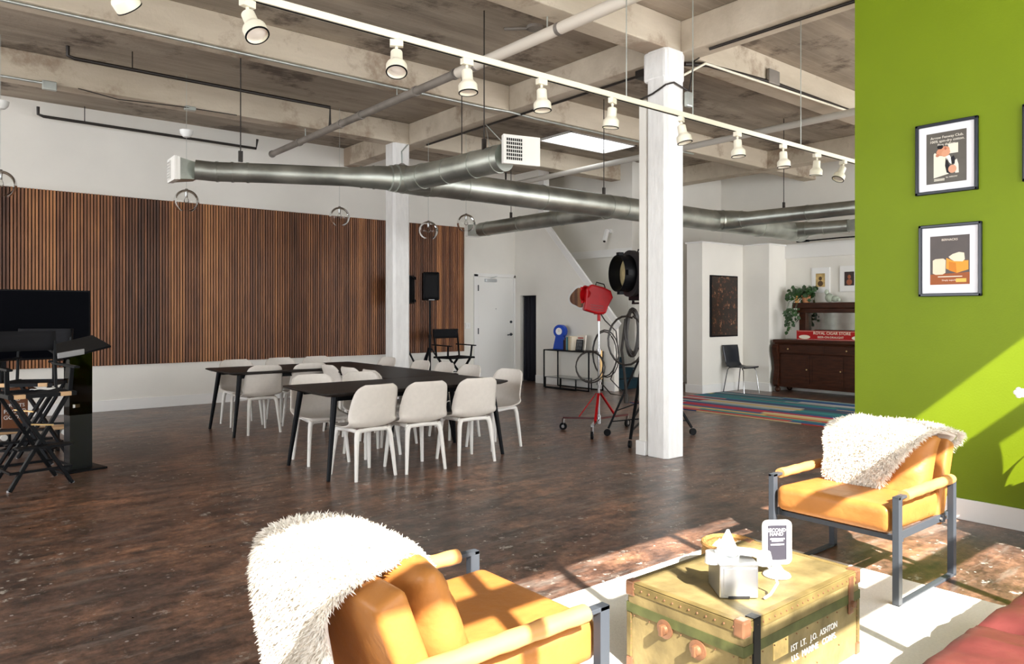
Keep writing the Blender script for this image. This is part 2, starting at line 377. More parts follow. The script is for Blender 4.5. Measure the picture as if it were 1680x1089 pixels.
# outer walls
struct(MB().mm(-6, 14.2, 11.9, 12.1, 0, ZS).build('wall_left', M['wall']))
bl = MB().mm(-6, 8.70, 11.88, 11.9, 0, .16); struct(bl.build('baseboard_left', M['trimw'], bevel=.004))
struct(MB().mm(-6, 8.70, 11.896, 11.9, .16, .66).build('wall_left_lower', M['wall']))
# window wall behind the camera: low sill, header at 3.76 m, steel mullions and transoms
WY = -1.0
ww = MB()
ww.mm(-6, 14.2, WY - .2, WY, 3.76, ZS).mm(-6, 14.2, WY - .2, WY, 0, .30).mm(-6, -.31, WY - .2, WY, .3, 3.76).mm(5.45, 6.6, WY - .2, WY, .3, 3.76).mm(12.6, 14.2, WY - .2, WY, .3, 3.76)
struct(ww.build('wall_back', M['wall']))
wf = MB()
for x in (-.31, .50, 1.47, 2.44, 3.41, 4.38, 5.35): wf.mm(x - .025, x + .025, WY - .11, WY - .06, .3, 3.76)
for z in (3.16, 2.50, 1.84, 1.18): wf.mm(-.31, 5.45, WY - .12, WY - .06, z - .055, z + .055)
w1 = struct(wf.build('window_1', M['black']))
MB().mm(-.31, 5.45, WY - .095, WY - .09, .3, 3.76).build('pane', glass('window_glass', a=.05), w1)
wf = MB()
for x in (6.6, 8.1, 9.6, 11.1, 12.6): wf.mm(x - .03, x + .03, WY - .12, WY - .06, .3, 3.76)
struct(wf.build('window_3', M['black']))
# left end of the hall, behind the picture's left edge: another window bay
we = MB().mm(-6.2, -6, -1.2, 12.1, 0, .3).mm(-6.2, -6, -1.2, 12.1, 3.76, ZS).mm(-6.2, -6, -1.2, 0, .3, 3.76).mm(-6.2, -6, 11.3, 12.1, .3, 3.76)
struct(we.build('wall_end', M['wall']))
# green partition to the right of the camera
struct(MB().mm(5.60, 5.78, WY, 2.68, 0, ZS).build('wall_green', M['green']))
struct(MB().mm(5.582, 5.60, WY, 2.68, 0, .145).build('baseboard_green', M['trimw'], bevel=.004))

# knee wall of the stair (plane x = 9.85) with the curtained niche
X9 = 9.85
kw = MB()
def strip(y0, y1, z0, z1): kw.mm(X9, X9 + .12, y0, y1, z0, z1)
strip(11.72, 11.9, 0, ZS); strip(11.22, 11.72, 1.78, ZS)
# polygon part following the stringer
kw.poly([(X9, 11.22, 0), (X9, 9.08, 0), (X9, 9.08, 1.18), (X9, 9.72, 1.84), (X9, 11.0, 3.16), (X9, 11.0, 3.75), (X9, 11.22, 3.75)], (.12, 0, 0))
kw.mm(X9, X9 + .12, 11.0, 11.22, 3.16, ZS)
struct(kw.build('wall_stair', M['wall']))
struct(MB().mm(X9 - .018, X9, 9.06, 11.22, 0, .16).mm(X9 - .018, X9, 11.72, 11.9, 0, .16).build('baseboard_stair', M['trimw'], bevel=.004))
tb = MB().bar((X9 + .03, 11.02, 3.20), (X9 + .03, 9.02, 1.16), .19, .05, up=(1, 0, 0)).mm(X9 - .01, X9 + .14, 10.98, 11.14, 3.2, ZS)
struct(tb.build('trim_stair', M['trimw'], bevel=.004))
# niche behind the curtain
struct(MB().mm(X9 + .5, X9 + .55, 11.15, 11.8, 0, 1.9).mm(X9 + .1, X9 + .5, 11.17, 11.22, 0, 1.8).mm(X9 + .1, X9 + .5, 11.72, 11.77, 0, 1.8).build('wall_niche', M['wall']))
# stair flight: dark carpeted steps rising towards the wall
st = MB()
for i in range(8):
    st.mm(X9 + .12, 10.8, 9.20 + .26 * i, 9.20 + .26 * (i + 1), 0, .185 * (i + 1))
    st.mm(X9 + .12, 10.8, 9.175 + .26 * i, 9.20 + .26 * i, .185 * (i + 1) - .03, .185 * (i + 1))
struct(st.build('floor_stair_steps', M['teal'], bevel=.006))
# wall on the far side of the stair with a raised upper box and its skirt band
sw = MB().mm(10.8, 10.95, 9.61, 11.9, 0, ZS)
struct(sw.build('wall_stair_far', M['wall']))
struct(MB().mm(10.70, 10.8, 9.40, 11.29, 2.55, ZS).build('wall_upper_box', M['wall']))
struct(MB().mm(10.68, 10.70, 9.40, 11.29, 2.52, 2.67).build('trim_upper_box', M['trimw'], bevel=.004))
# hall side wall beyond the stair and the far walls
struct(MB().mm(10.8, 14.2, 9.42, 9.6, 0, ZS).build('wall_far_left', M['wall']))
struct(MB().mm(13.6, 14.2, -1, 9.42, 0, ZS).build('wall_far', M['wall']))
struct(MB().mm(10.85, 13.6, 9.40, 9.42, 0, .15).build('baseboard_far', M['trimw']))
# low partitions of the lounge nook
pw = MB().mm(10.76, 12.0, 7.84, 8.17, 0, 2.65).mm(12.0, 12.69, 7.30, 8.17, 0, 2.65).mm(12.57, 12.69, 2.0, 7.30, 0, 2.65)
struct(pw.build('wall_nook', M['wall']))
tp = MB().mm(10.74, 12.02, 7.82, 8.19, 2.65, 2.68).mm(11.98, 12.71, 7.28, 8.19, 2.65, 2.68).mm(12.55, 12.71, 2.0, 7.28, 2.65, 2.68)
struct(tp.build('trim_nook_cap', M['trimw'], bevel=.003))
struct(MB().mm(12.53, 12.57, 2.0, 7.30, 2.42, 2.65).build('trim_nook_band', M['trimw'], bevel=.003))
bb = MB().mm(10.74, 10.76, 7.82, 8.19, 0, .15).mm(10.76, 11.98, 7.82, 7.84, 0, .15).mm(11.98, 12.0, 7.28, 7.84, 0, .15).mm(12.0, 12.55, 7.28, 7.30, 0, .15).mm(12.55, 12.57, 2.0, 7.28, 0, .15)
struct(bb.build('baseboard_nook', M['trimw'], bevel=.003))

# columns
def column(x0, x1, y0, y1, label):
    m_ = MB(); c = .035
    prof = [(x0 + c, y0), (x1 - c, y0), (x1, y0 + c), (x1, y1 - c), (x1 - c, y1), (x0 + c, y1), (x0, y1 - c), (x0, y0 + c)]
    m_.poly([(x, y, 0) for x, y in prof], (0, 0, ZB))
    o = m_.build('column', M['column'], bevel=.006); o['kind'] = 'structure'; o['label'] = label; o['category'] = 'column'
    return o
column(5.66, 5.95, 4.54, 4.80, 'thick white painted concrete column in the middle of the hall')
column(5.66, 5.95, 9.70, 9.98, 'white painted concrete column in front of the slatted wall')
struct(MB().mm(5.675, 5.80, 4.81, 4.90, 0, 3.55).build('trim_column_boxing', M['wall'], bevel=.01))
struct(MB().mm(5.650, 5.80, 4.805, 4.92, 0, .14).build('baseboard_column', M['trimw'], bevel=.004))
# concrete corbels at the column heads
struct(MB().mm(5.665, 5.97, 4.55, 4.83, 3.9, ZB).mm(5.655, 5.965, 4.55, 4.83, 3.70, ZB).build('trim_corbel', M['column'], bevel=.03))
# entrance door in the left wall
DX0, DX1 = 8.87, 9.80
d = MB().mm(DX0 - .10, DX0, 11.87, 11.9, 0, 2.20).mm(DX1, DX1 + .05, 11.87, 11.9, 0, 2.20).mm(DX0 - .10, DX1 + .05, 11.87, 11.9, 2.15, 2.22)
struct(d.build('trim_door', M['trimw'], bevel=.004))
dr = struct(MB().mm(DX0 + .004, DX1 - .004, 11.878, 11.9, .01, 2.145).build('door_1', M['door'], bevel=.003))
MB().lathe([(0, 0), (.03, 0), (.03, .012), (.012, .015), (.012, .05)], (DX1 - .075, 11.878, .97), mt=Matrix.Rotation(R(90), 4, 'X')).bar((DX1 - .075, 11.83, .97), (DX1 - .20, 11.83, .96), .02, .02).build('door_handle', M['steel'], dr, smooth=True)
MB().lathe([(0, 0), (.028, 0), (.026, .02), (0, .022)], (DX1 - .075, 11.878, 1.23), mt=Matrix.Rotation(R(90), 4, 'X')).build('deadbolt', M['steel'], dr, smooth=True)
for z in (.25, 1.05, 1.92): MB().cyl((DX0, 11.868, z - .06), (DX0, 11.868, z + .06), .012).build('hinge', M['steel'], dr)
MB().mm(DX0 + .16, DX0 + .44, 11.81, 11.878, 2.05, 2.11).bar((DX0 + .26, 11.80, 2.12), (DX0 + .46, 11.84, 2.17), .02, .012).build('door_closer', M['silver'], dr, bevel=.008)
MB().cyl((9.33, 11.874, 1.5), (9.33, 11.88, 1.5), .008).build('peephole', M['steel'], dr)
# ================================================================ slatted wall cladding
t = thing('slat_wall_panel', 'long walnut slatted wall cladding hung above the low white wall band', 'wall panel', (0, 11.9, .66))
MB().mm(.30, 8.53, -.022, -.002, 0, 2.45).build('felt_backing', mat('black_felt', (.010, .008, .007), .95), t)
sb = MB(); x = .30
while x < 8.53 - .02:
    sb.mm(x + .007, x + .0343, -.042, -.022, 0, 2.45); x += .0413
sb.build('slats', M['slat'], t)

# ================================================================ tables
def make_table(label, x0, x1, y0, y1):
    cx, cy = (x0 + x1) / 2, (y0 + y1) / 2; W, D = x1 - x0, y1 - y0
    t = thing('dining_table', label, 'table', (cx, cy, 0), 0, 'black tables set in a U')
    m_ = MB(); hw, hd = W / 2, D / 2
    pts = []
    for sx, sy, a0 in ((1, 1, 0), (-1, 1, 90), (-1, -1, 180), (1, -1, 270)):
        for a in range(0, 91, 15):
            q = R(a0 + a); pts.append((sx * (hw - .06) + .06 * math.cos(q), sy * (hd - .06) + .06 * math.sin(q)))
    top = [m_.b.verts.new((x, y, .742)) for x, y in pts]; mid = [m_.b.verts.new((x, y, .730)) for x, y in pts]
    low = [m_.b.verts.new((x * (1 - .05 / hw), y * (1 - .05 / hd), .708)) for x, y in pts]; n = len(pts)
    m_.b.faces.new(top); m_.b.faces.new(low[::-1])
    for a, b in ((mid, top), (low, mid)):
        for i in range(n): m_.b.faces.new((a[i], a[(i + 1) % n], b[(i + 1) % n], b[i]))
    m_.build('tabletop', M['table'], t)
    for s_ in (-1, 1): MB().mm(-hw + .16, hw - .16, s_ * (hd - .15) - .01, s_ * (hd - .15) + .01, .66, .708).build('apron', M['black'], t)
    for sx in (-1, 1):
        for sy in (-1, 1):
            MB().cyl((sx * (hw - .14), sy * (hd - .13), .71), (sx * (hw - .05), sy * (hd - .06), 0), .029, .017, seg=14).build('leg', M['black'], t, smooth=True)
    return t
make_table('black table nearest the camera, with three chair backs along its front edge', 2.68, 4.66, 5.70, 6.66)
make_table('black table farthest from the camera, parallel to the slatted wall', 2.80, 4.74, 8.38, 9.36)
make_table('black table joining the near and far tables at the right', 3.84, 4.74, 6.67, 8.37)

# ================================================================ shell chairs
def make_chair(label):
    t = thing('shell_chair', label, 'chair')
    m_ = MB()
    prof = [(.235, .418), (.225, .436), (.15, .432), (.05, .424), (-.06, .424), (-.14, .437), (-.19, .47), (-.215, .52), (-.232, .60), (-.252, .70), (-.270, .775), (-.276, .812)]
    wid = [.185, .20, .222, .232, .236, .238, .240, .241, .236, .222, .196, .135]
    cup = [.0, .004, .014, .022, .028, .034, .045, .055, .055, .045, .03, .018]
    def cat(arr, f):
        f *= len(arr) - 1; i = min(int(f), len(arr) - 2); u = f - i
        p0, p1, p2, p3 = arr[max(i - 1, 0)], arr[i], arr[i + 1], arr[min(i + 2, len(arr) - 1)]
        return .5 * (2 * p1 + (p2 - p0) * u + (2 * p0 - 5 * p1 + 4 * p2 - p3) * u * u + (3 * p1 - p0 - 3 * p2 + p3) * u ** 3)
    ys = [p[0] for p in prof]; zs = [p[1] for p in prof]
    def fn(a, b):
        w_ = cat(wid, a); s = (b - .5) * 2; c = cat(cup, a) * (abs(s) ** 2.2); back = min(max((a - .45) / .2, 0), 1)
        return (w_ * s, cat(ys, a) + c * back * 1.25, cat(zs, a) + c * (1 - back))
    m_.grid(fn, 34, 14)
    m_.build('seat_shell', M['shell'], t, smooth=True, auto=80, solid=.012)
    f = MB()   # moulded frame: hoop under the shell, arched between the legs
    for sx in (-1, 1):
        f.tube([(sx * .165, -.165, .415), (sx * .165, -.06, .418), (sx * .165, .06, .412), (sx * .155, .165, .405)], .017, 8)
    for sy, zz in ((-1, .418), (1, .405)):
        f.tube([(-.165, sy * .165, zz - .03), (-.13, sy * .163, zz - .004), (0, sy * .160, zz), (.13, sy * .163, zz - .004), (.165, sy * .165, zz - .03)], .018, 8)
    f.build('seat_frame', M['shellleg'], t, smooth=True)
    for sx in (-1, 1):
        for sy in (-1, 1):
            l = MB()
            l.tube([(sx * .135, sy * .160, .417), (sx * .158, sy * .166, .40), (sx * .168, sy * .173, .36), (sx * .183, sy * .193, .19), (sx * .197, sy * .212, 0)], [.020, .024, .022, .018, .0145], 10)
            l.build('leg', M['shellleg'], t, smooth=True)
    return t
chairs = [
 (3.08, 5.81, 4, 'near side of the near table, chair next to its left end'),
 (3.585, 5.77, -3, 'near side of the near table, the middle chair of three'),
 (4.155, 5.765, -5, 'near side of the near table, chair next to its right end'),
 (3.06, 6.62, 176, 'far side of the near table, chair closest to its left end'),
 (3.60, 6.60, 182, 'far side of the near table, second chair from its left end'),
 (3.21, 8.70, 3, 'camera side of the far table, seen whole at its left end'),
 (3.80, 8.70, -4, 'camera side of the far table, right of another shell chair'),
 (3.28, 9.42, 178, 'wall side of the far table, leftmost of the three'),
 (3.90, 9.45, 183, 'wall side of the far table, middle one of three'),
 (4.42, 9.46, 180, 'wall side of the far table, rightmost of the three'),
 (4.06, 8.05, -90, 'inside the U at the joining table, nearest the far table'),
 (4.06, 7.54, -88, 'inside the U at the joining table, middle one of three'),
 (4.06, 7.03, -92, 'inside the U at the joining table, nearest the near table'),
 (4.83, 8.83, 92, 'right of the tables, its top just left of the far column'),
 (4.83, 7.99, 90, 'right of the joining table, first top right of the far column'),
 (4.84, 7.47, 88, 'right of the joining table, second top right of the far column'),
 (4.85, 6.95, 91, 'right of the joining table, below the far folding chair'),
 (4.80, 6.15, 96, 'right end of the near table, before the white door'),
]
first = None
for x, y, a, lab in chairs:
    full = 'pale moulded shell chair, ' + lab
    if first is None: first = make_chair(full); index_kids(first); o = first
    else: o = copy_tree(first)
    o.location = (x, y, 0); o.rotation_euler = (0, 0, R(a)); o['label'] = full; o['group'] = 'pale shell chairs around the tables'

# ================================================================ air ducts
ZD = 2.87
t = thing('air_duct', 'long round galvanised air duct hung across the hall with four branches', 'duct', (4.1, 6.9, ZD))
def L(p): return (p[0] - 4.1, p[1] - 6.9, p[2] - ZD)
def duct(name, pts, rs, seams=(), parent=t):
    m_ = MB(); m_.tube([L(p) for p in pts], rs, 28)
    P = [Vector(L(p)) for p in pts]; tot = [0]
    for i in range(1, len(P)): tot.append(tot[-1] + (P[i] - P[i - 1]).length)
    for s_ in seams:
        i = max(j for j in range(len(P) - 1) if tot[j] <= s_ + 1e-6); u = (s_ - tot[i]) / (tot[i + 1] - tot[i]); q = P[i].lerp(P[i + 1], u); dd = (P[i + 1] - P[i]).normalized()
        r_ = (rs[i] * (1 - u) + rs[i + 1] * u) if isinstance(rs, list) else rs
        m_.cyl(q - dd * .012, q + dd * .012, r_ + .006, seg=28)
    return m_.build(name, M['duct'], parent, smooth=True, auto=35)
duct('duct_trunk', [(4.05, 6.92, ZD), (4.6, 6.9, ZD), (7.6, 6.9, ZD), (12.3, 6.85, ZD - .02)], [.15, .15, .155, .165], [.1, .9, 2.1, 3.3, 3.6, 4.5, 5.7, 6.9, 8.0])
duct('duct_branch', [(4.4, 6.75, ZD + .0), (4.15, 6.93, ZD), (3.9, 7.02, ZD + .005), (3.62, 7.17, ZD), (2.93, 7.50, ZD), (2.42, 7.78, ZD), (2.26, 7.84, ZD + .01)], [.13, .135, .125, .10, .10, .10, .10], [.35, .62, .75, 1.9, 2.05, 2.2])
duct('duct_branch', [(4.18, 6.92, ZD), (4.26, 6.3, ZD), (4.36, 5.42, ZD + .02)], [.13, .13, .13], [.3, .7, 1.1, 1.42])
duct('duct_branch', [(7.66, 6.95, ZD), (7.68, 8.5, ZD), (7.72, 10.25, ZD)], [.12, .12, .12], [.3, 1.2, 2.2, 3.1])
duct('duct_branch', [(9.72, 6.88, ZD), (9.95, 6.70, ZD), (10.02, 6.45, ZD), (10.08, 4.9, ZD), (10.15, 3.2, ZD)], [.15, .15, .115, .10, .10], [.15, .45, 1.5, 2.4])
duct('duct_branch', [(12.0, 6.9, ZD), (12.05, 6.4, ZD), (12.12, 5.9, ZD)], [.15, .11, .11], [.3, .6])
# tapered collars where trunk bends and steps
duct('duct_reducer', [(4.55, 6.9, ZD), (4.35, 6.9, ZD), (4.0, 6.95, ZD)], [.155, .16, .14], [.1, .4])
def vent(cx, cy, cz, rz, w_, h_, d_, slats_half=True):
    v = bpy.data.objects.new('vent_box', None)
    m_ = MB()
    o = m_.mm(-w_ / 2, w_ / 2, -.012, .012, -h_ / 2, h_ / 2).mm(-w_ / 2 + .004, w_ / 2 - .004, 0, .045, -h_ / 2 + .004, h_ / 2 - .004).build('vent_box', M['ventw'], t, bevel=.003)
    o.location = L((cx, cy, cz)); o.rotation_euler = (0, 0, rz)
    bt = MB(); v0 = [bt.b.verts.new((sx * (w_ / 2 - .012), .04, sz * (h_ / 2 - .012))) for sx, sz in ((-1, -1), (1, -1), (1, 1), (-1, 1))]; v1 = [bt.b.verts.new((sx * .085, d_ + .06, sz * .085)) for sx, sz in ((-1, -1), (1, -1), (1, 1), (-1, 1))]
    for i_ in range(4): bt.b.faces.new((v0[i_], v0[(i_ + 1) % 4], v1[(i_ + 1) % 4], v1[i_]))
    bt.build('duct_boot', M['duct'], o)
    g = MB(); x0, x1 = (-w_ / 2 + .025, 0) if slats_half else (-w_ / 2 + .03, w_ / 2 - .03)
    g.mm(x0, x1, -.016, -.011, -h_ / 2 + .03, h_ / 2 - .03)
    g.build('grille_opening', M['dark'], o)
    g = MB(); n = 6
    for i in range(n + 1): z = -h_ / 2 + .03 + (h_ - .06) * i / n; g.mm(x0, x1, -.02, -.014, z - .004, z + .004)
    for i in range(9): x = x0 + (x1 - x0) * i / 8; g.mm(x - .0015, x + .0015, -.019, -.014, -h_ / 2 + .03, h_ / 2 - .03)
    g.build('grille_bars', M['ventw'], o)
vent(4.42, 5.24, 2.935, R(-14), .38, .27, .16)
vent(2.06, 7.93, 2.87, R(-92), .30, .24, .16)
vent(7.72, 10.5, ZD, R(180), .30, .22, .2)
vent(12.10, 5.62, ZD, R(0), .34, .20, .2, False)
def rod(x, y, z0, z1):
    MB().cyl(L((x, y, z0)), L((x, y, z1)), .006, seg=8).mm(x - 4.1 - .02, x - 4.1 + .02, y - 6.9 - .012, y - 6.9 + .012, z0 - ZD - .02, z0 - ZD + .09).build('hanger_rod', M['blackpipe'], t)
rod(2.56, 7.66, ZD + .1, ZB - .15) if False else None
rod(2.60, 7.50, ZD + .1, ZB); rod(4.27, 5.62, ZD + .13, ZS); rod(4.92, 6.9, ZD + .16, ZS); rod(7.3, 6.92, ZD + .16, ZS)
rod(8.95, 6.9, ZD + .17, ZS); rod(10.1, 5.9, ZD + .11, ZS); rod(7.70, 9.4, ZD + .12, ZS)
MB().tube([L((4.24, 5.50, ZD + .12)), L((4.29, 5.62, ZD + .36)), L((4.36, 5.40, ZD + .13))], .006, 6).build('hanger_wire', M['galv'], t)

# ================================================================ sprinkler pipes and conduits
t = thing('sprinkler_pipe', 'thick grey sprinkler pipe running under the beams towards the slatted wall', 'pipe', (4.3, 10.9, 3.85))
MB().tube([(0.0, .1, 0), (0, 0, 0), (0, -4.8, .0)], .045, 16).cyl((0, .10, 0), (0, .13, 0), .055).build('pipe', M['pipe'], t, smooth=True)
MB().cyl((0, -4.8, 0), (0, -13.0, 0), .052, seg=16).build('pipe_section', mat('white_painted_pipe', (.66, .60, .52), .5), t, smooth=True)
for y in (-.9, -2.2, -2.75, -4.0, -4.75, -5.1, -6.3): MB().cyl((0, y - .02, 0), (0, y + .02, 0), .056).build('coupling', M['pipe'], t, smooth=True)
for y in (-1.1, -3.6, -6.15): MB().cyl((0, y, .045), (0, y, .15), .007).build('clevis_hanger', M['galv'], t)
t2 = thing('branch_pipe', 'thin black sprinkler branch pipe close to the white wall', 'pipe', (1.35, 11.72, 4.08), 0)
MB().tube([(0, 0, .12), (0, 0, .02), (.06, 0, 0), (2.95, -.03, -.03), (2.97, -.03, .12)], .02, 10).build('pipe', M['blackpipe'], t2, smooth=True)
MB().cyl((.55, 0, 0), (.55, 0, .22), .006).build('hanger_rod', M['blackpipe'], t2)
t2 = thing('branch_pipe', 'thin black sprinkler branch pipe between the two ceiling beams', 'pipe', (1.30, 8.98, 4.12), 0)
MB().tube([(0, 0, .12), (0, 0, .02), (.06, 0, 0), (2.98, 0, 0), (2.98, 0, -.25)], .02, 10).build('pipe', M['blackpipe'], t2, smooth=True)
MB().cyl((.62, 0, 0), (.62, 0, .2), .006).build('hanger_rod', M['blackpipe'], t2)
t2 = thing('branch_pipe', 'short black sprinkler branch pipe above the far end of the duct', 'pipe', (6.5, 10.9, 3.93), 0)
MB().tube([(0, 0, 0), (2.3, 0, 0), (2.3, 0, .16)], .02, 10).build('pipe', M['blackpipe'], t2, smooth=True)
def pipe(name, label, pts, r, m_, cat='pipe', group=None):
    p0 = pts[0]; o = MB().tube([(p[0] - p0[0], p[1] - p0[1], p[2] - p0[2]) for p in pts], r, 10).build(name, m_, None, smooth=True)
    o.location = p0; return tag(o, label, cat, group)
pipe('sprinkler_pipe', 'pale grey sprinkler pipe crossing behind the near column', [(8.87, 10.9, 3.86), (8.87, 3.0, 3.86)], .045, mat('pale_pipe', (.55, .52, .47), .5))
pipe('conduit', 'long galvanised conduit under the second beam, left of the near column', [(-5.9, 7.31, 3.985), (5.6, 7.31, 3.985), (5.9, 7.25, 3.98), (6.4, 7.31, 3.985), (9.8, 7.31, 3.985)], .014, M['galv'], 'conduit')
pipe('conduit', 'thin galvanised conduit under the beam nearest the white wall', [(-5.9, 9.66, 3.985), (1.15, 9.66, 3.985)], .014, M['galv'], 'conduit')
pipe('conduit', 'dark conduit along the underside of the girder between the columns', [(6.12, 9.5, 3.985), (6.12, 5.1, 3.985), (6.05, 4.9, 3.9)], .014, M['blackpipe'], 'conduit')
pipe('conduit', 'dark conduit under the girder right of the near column', [(6.02, 4.3, 3.985), (6.02, 2.0, 3.985)], .014, M['blackpipe'], 'conduit')
pipe('conduit', 'white conduit running right from the near column to the smoke detector', [(6.0, 4.6, 3.80), (6.3, 4.55, 3.97), (9.4, 4.50, 3.985)], .013, M['cream'], 'conduit')
pipe('conduit', 'bundle of dark conduits along the beam right of the near column', [(6.1, 4.66, 3.95), (6.4, 4.60, 3.99), (7.6, 4.545, 4.02), (11.8, 4.545, 4.02)], .022, M['blackpipe'], 'conduit')
pipe('cable', 'thin black cable looping below the beam near the white wall', [(1.5, 9.66, 3.99), (1.9, 9.62, 3.93), (2.6, 9.62, 3.97), (3.3, 9.66, 3.99)], .006, M['blackpipe'], 'cable')
pipe('cable', 'grey cable looped down the right corner of the near column head', [(5.97, 4.52, 3.55), (5.99, 4.50, 3.72), (6.03, 4.49, 3.92), (6.15, 4.52, 3.985)], .008, M['blackpipe'], 'cable')
pipe('cable', 'thin black wire wrapped around the head of the near column', [(5.63, 4.86, 3.54), (5.645, 4.7, 3.57), (5.64, 4.53, 3.62), (5.75, 4.52, 3.66), (5.97, 4.52, 3.62)], .009, M['blackpipe'], 'cable')
o = tag(MB().box((0, 0, 0), (.10, .05, .15)).build('junction_box', M['galv'], None, bevel=.015), 'grey electrical box at the right corner of the near column head', 'electrical box'); o.location = (5.97, 4.51, 3.53)
o = tag(MB().box((0, 0, 0), (.14, .06, .10)).build('junction_box', M['galv'], None, bevel=.01), 'grey electrical box on the beam near the picture\'s left edge', 'electrical box'); o.location = (1.22, 9.66, 3.965)
o = tag(MB().box((0, 0, 0), (.13, .08, .05)).build('junction_box', M['galv'], None, bevel=.01), 'grey electrical box under the beam above the left end of the duct', 'electrical box'); o.location = (2.72, 9.66, 3.975)
o = tag(MB().box((0, 0, 0), (.22, .04, .16)).build('junction_box', M['pipe'], None, bevel=.01), 'dark electrical box among conduits right of the near column', 'electrical box'); o.location = (7.55, 4.54, 4.08)
t = thing('junction_box', 'round grey electrical box on the far column with a short conduit', 'electrical box', (5.80, 9.68, 3.62))
MB().cyl((0, 0, 0), (0, .03, 0), .075, seg=20).build('box_body', M['pipe'], t, smooth=True)
MB().tube([(0, .01, .07), (-.01, .01, .25), (.10, .01, .37)], .011, 8).tube([(-.06, .01, 0), (-.30, 0, -.04), (-.50, -.02, -.06)], .016, 8).build('conduit_stub', M['galv'], t, smooth=True)
t = thing('junction_box', 'dark round electrical box on the ceiling left of the near column', 'electrical box', (4.9, 5.6, ZS - .03))
MB().cyl((0, 0, 0), (0, 0, .03), .085, seg=20).build('box_body', M['pipe'], t, smooth=True)
MB().bar((-.05, .05, .01), (-.22, .22, .01), .03, .02).build('conduit_stub', M['pipe'], t)
t = thing('smoke_detector', 'white round smoke detector below the beam, left of the green wall', 'smoke detector', (9.45, 4.40, 3.90))
MB().lathe([(0, -.05), (.05, -.045), (.075, -.02), (.08, .0), (.08, .03), (.06, .045), (0, .045)], seg=24).build('housing', M['white'], t, smooth=True)
MB().cyl((0, 0, .04), (0, 0, .1), .04).build('mounting_base', M['pipe'], t)
t = thing('cable_junction', 'tangle of dark junction parts and red wire left of the near column head', 'electrical box', (6.06, 5.15, 3.96))
MB().box((0, 0, 0), (.12, .16, .08)).tube([(0, -.1, 0), (.03, -.2, -.03), (-.02, -.25, -.01)], .012, 6).tube([(-.02, .0, .02), (-.1, .1, .1), (-.12, .14, .35)], .006, 6).build('junction_body', M['blackpipe'], t, bevel=.01)
MB().tube([(-.03, -.12, -.03), (-.05, -.16, -.07), (-.02, -.18, -.05)], .006, 6).build('red_wire', M['red'], t)

# ================================================================ track lighting
t = thing('lighting_track', 'cream lighting track hanging on thin rods across the whole hall', 'lighting track', (5.0, 3.4, 2.885))
MB().mm(-5.6, 2.35, -.018, .018, -.018, .018).build('rail', M['cream'], t, bevel=.003)
MB().mm(-5.6, 2.35, -.009, .009, -.0195, -.0175).build('contact_slot', M['dark'], t)
for x in (-4.3, -.93 + .02 - .28, .1 - .55 + .0, 1.10): MB().cyl((x, 0, .018), (x, 0, ZS - 2.885 if x < .9 else ZB - 2.885), .004, seg=8).build('hanger_rod', M['galv'], t)
def head(x, yaw, tilt, label):
    r = thing('track_spotlight', label, 'spotlight', (x, 3.4, 2.867), yaw, 'cream spotlights clipped to the lighting track')
    MB().mm(-.035, .035, -.018, .018, -.036, 0).cyl((0, 0, -.035), (0, 0, -.065), .008).build('track_adapter', M['cream'], r, bevel=.003)
    mt = Matrix.Translation((0, 0, -.062)) @ Matrix.Rotation(tilt, 4, 'X') @ Matrix.Diagonal((.98, .98, .80, 1))
    MB().lathe([(0, 0), (.026, -.001), (.032, -.008), (.033, -.075), (.036, -.085), (.052, -.105), (.056, -.115), (.056, -.165), (.053, -.168), (.050, -.150), (.046, -.135)], mt=mt, caps=False).build('lamp_body', M['cream'], r, smooth=True)
    MB().lathe([(.0535, -.166), (.0575, -.166), (.0575, -.171), (.050, -.171)], mt=mt, caps=False).build('trim_ring', M['black'], r, smooth=True)
    MB().lathe([(0, -.158), (.03, -.156), (.05, -.150)], mt=mt, caps=False).build('bulb_lens', M['lens'], r, smooth=True)
for x, yaw, tilt, lab in (
  (.64, R(-60), R(48), 'cream track spotlight cut off by the top left edge of the picture'),
  (1.21, R(20), R(-30), 'cream track spotlight with wide pale lens, nearest whole one to the camera'),
  (2.00, R(-30), R(-22), 'cream track spotlight leaning left, above the grey pipe'),
  (2.46, R(0), R(-6), 'cream track spotlight upright above the duct\'s bent junction'),
  (3.03, R(0), R(-4), 'cream track spotlight just right of the white duct vent'),
  (3.67, R(20), R(6), 'cream track spotlight in front of the skylight'),
  (4.41, R(25), R(-12), 'cream track spotlight in front of the near white column'),
  (5.13, R(0), R(-4), 'first cream track spotlight right of the near column'),
  (5.81, R(0), R(-3), 'second cream track spotlight right of the near column'),
  (6.38, R(-20), R(6), 'third cream track spotlight right of the near column'),
  (6.87, R(70), R(28), 'cream track spotlight tilted right, next to the green wall edge')):
    head(x, yaw, tilt, lab)

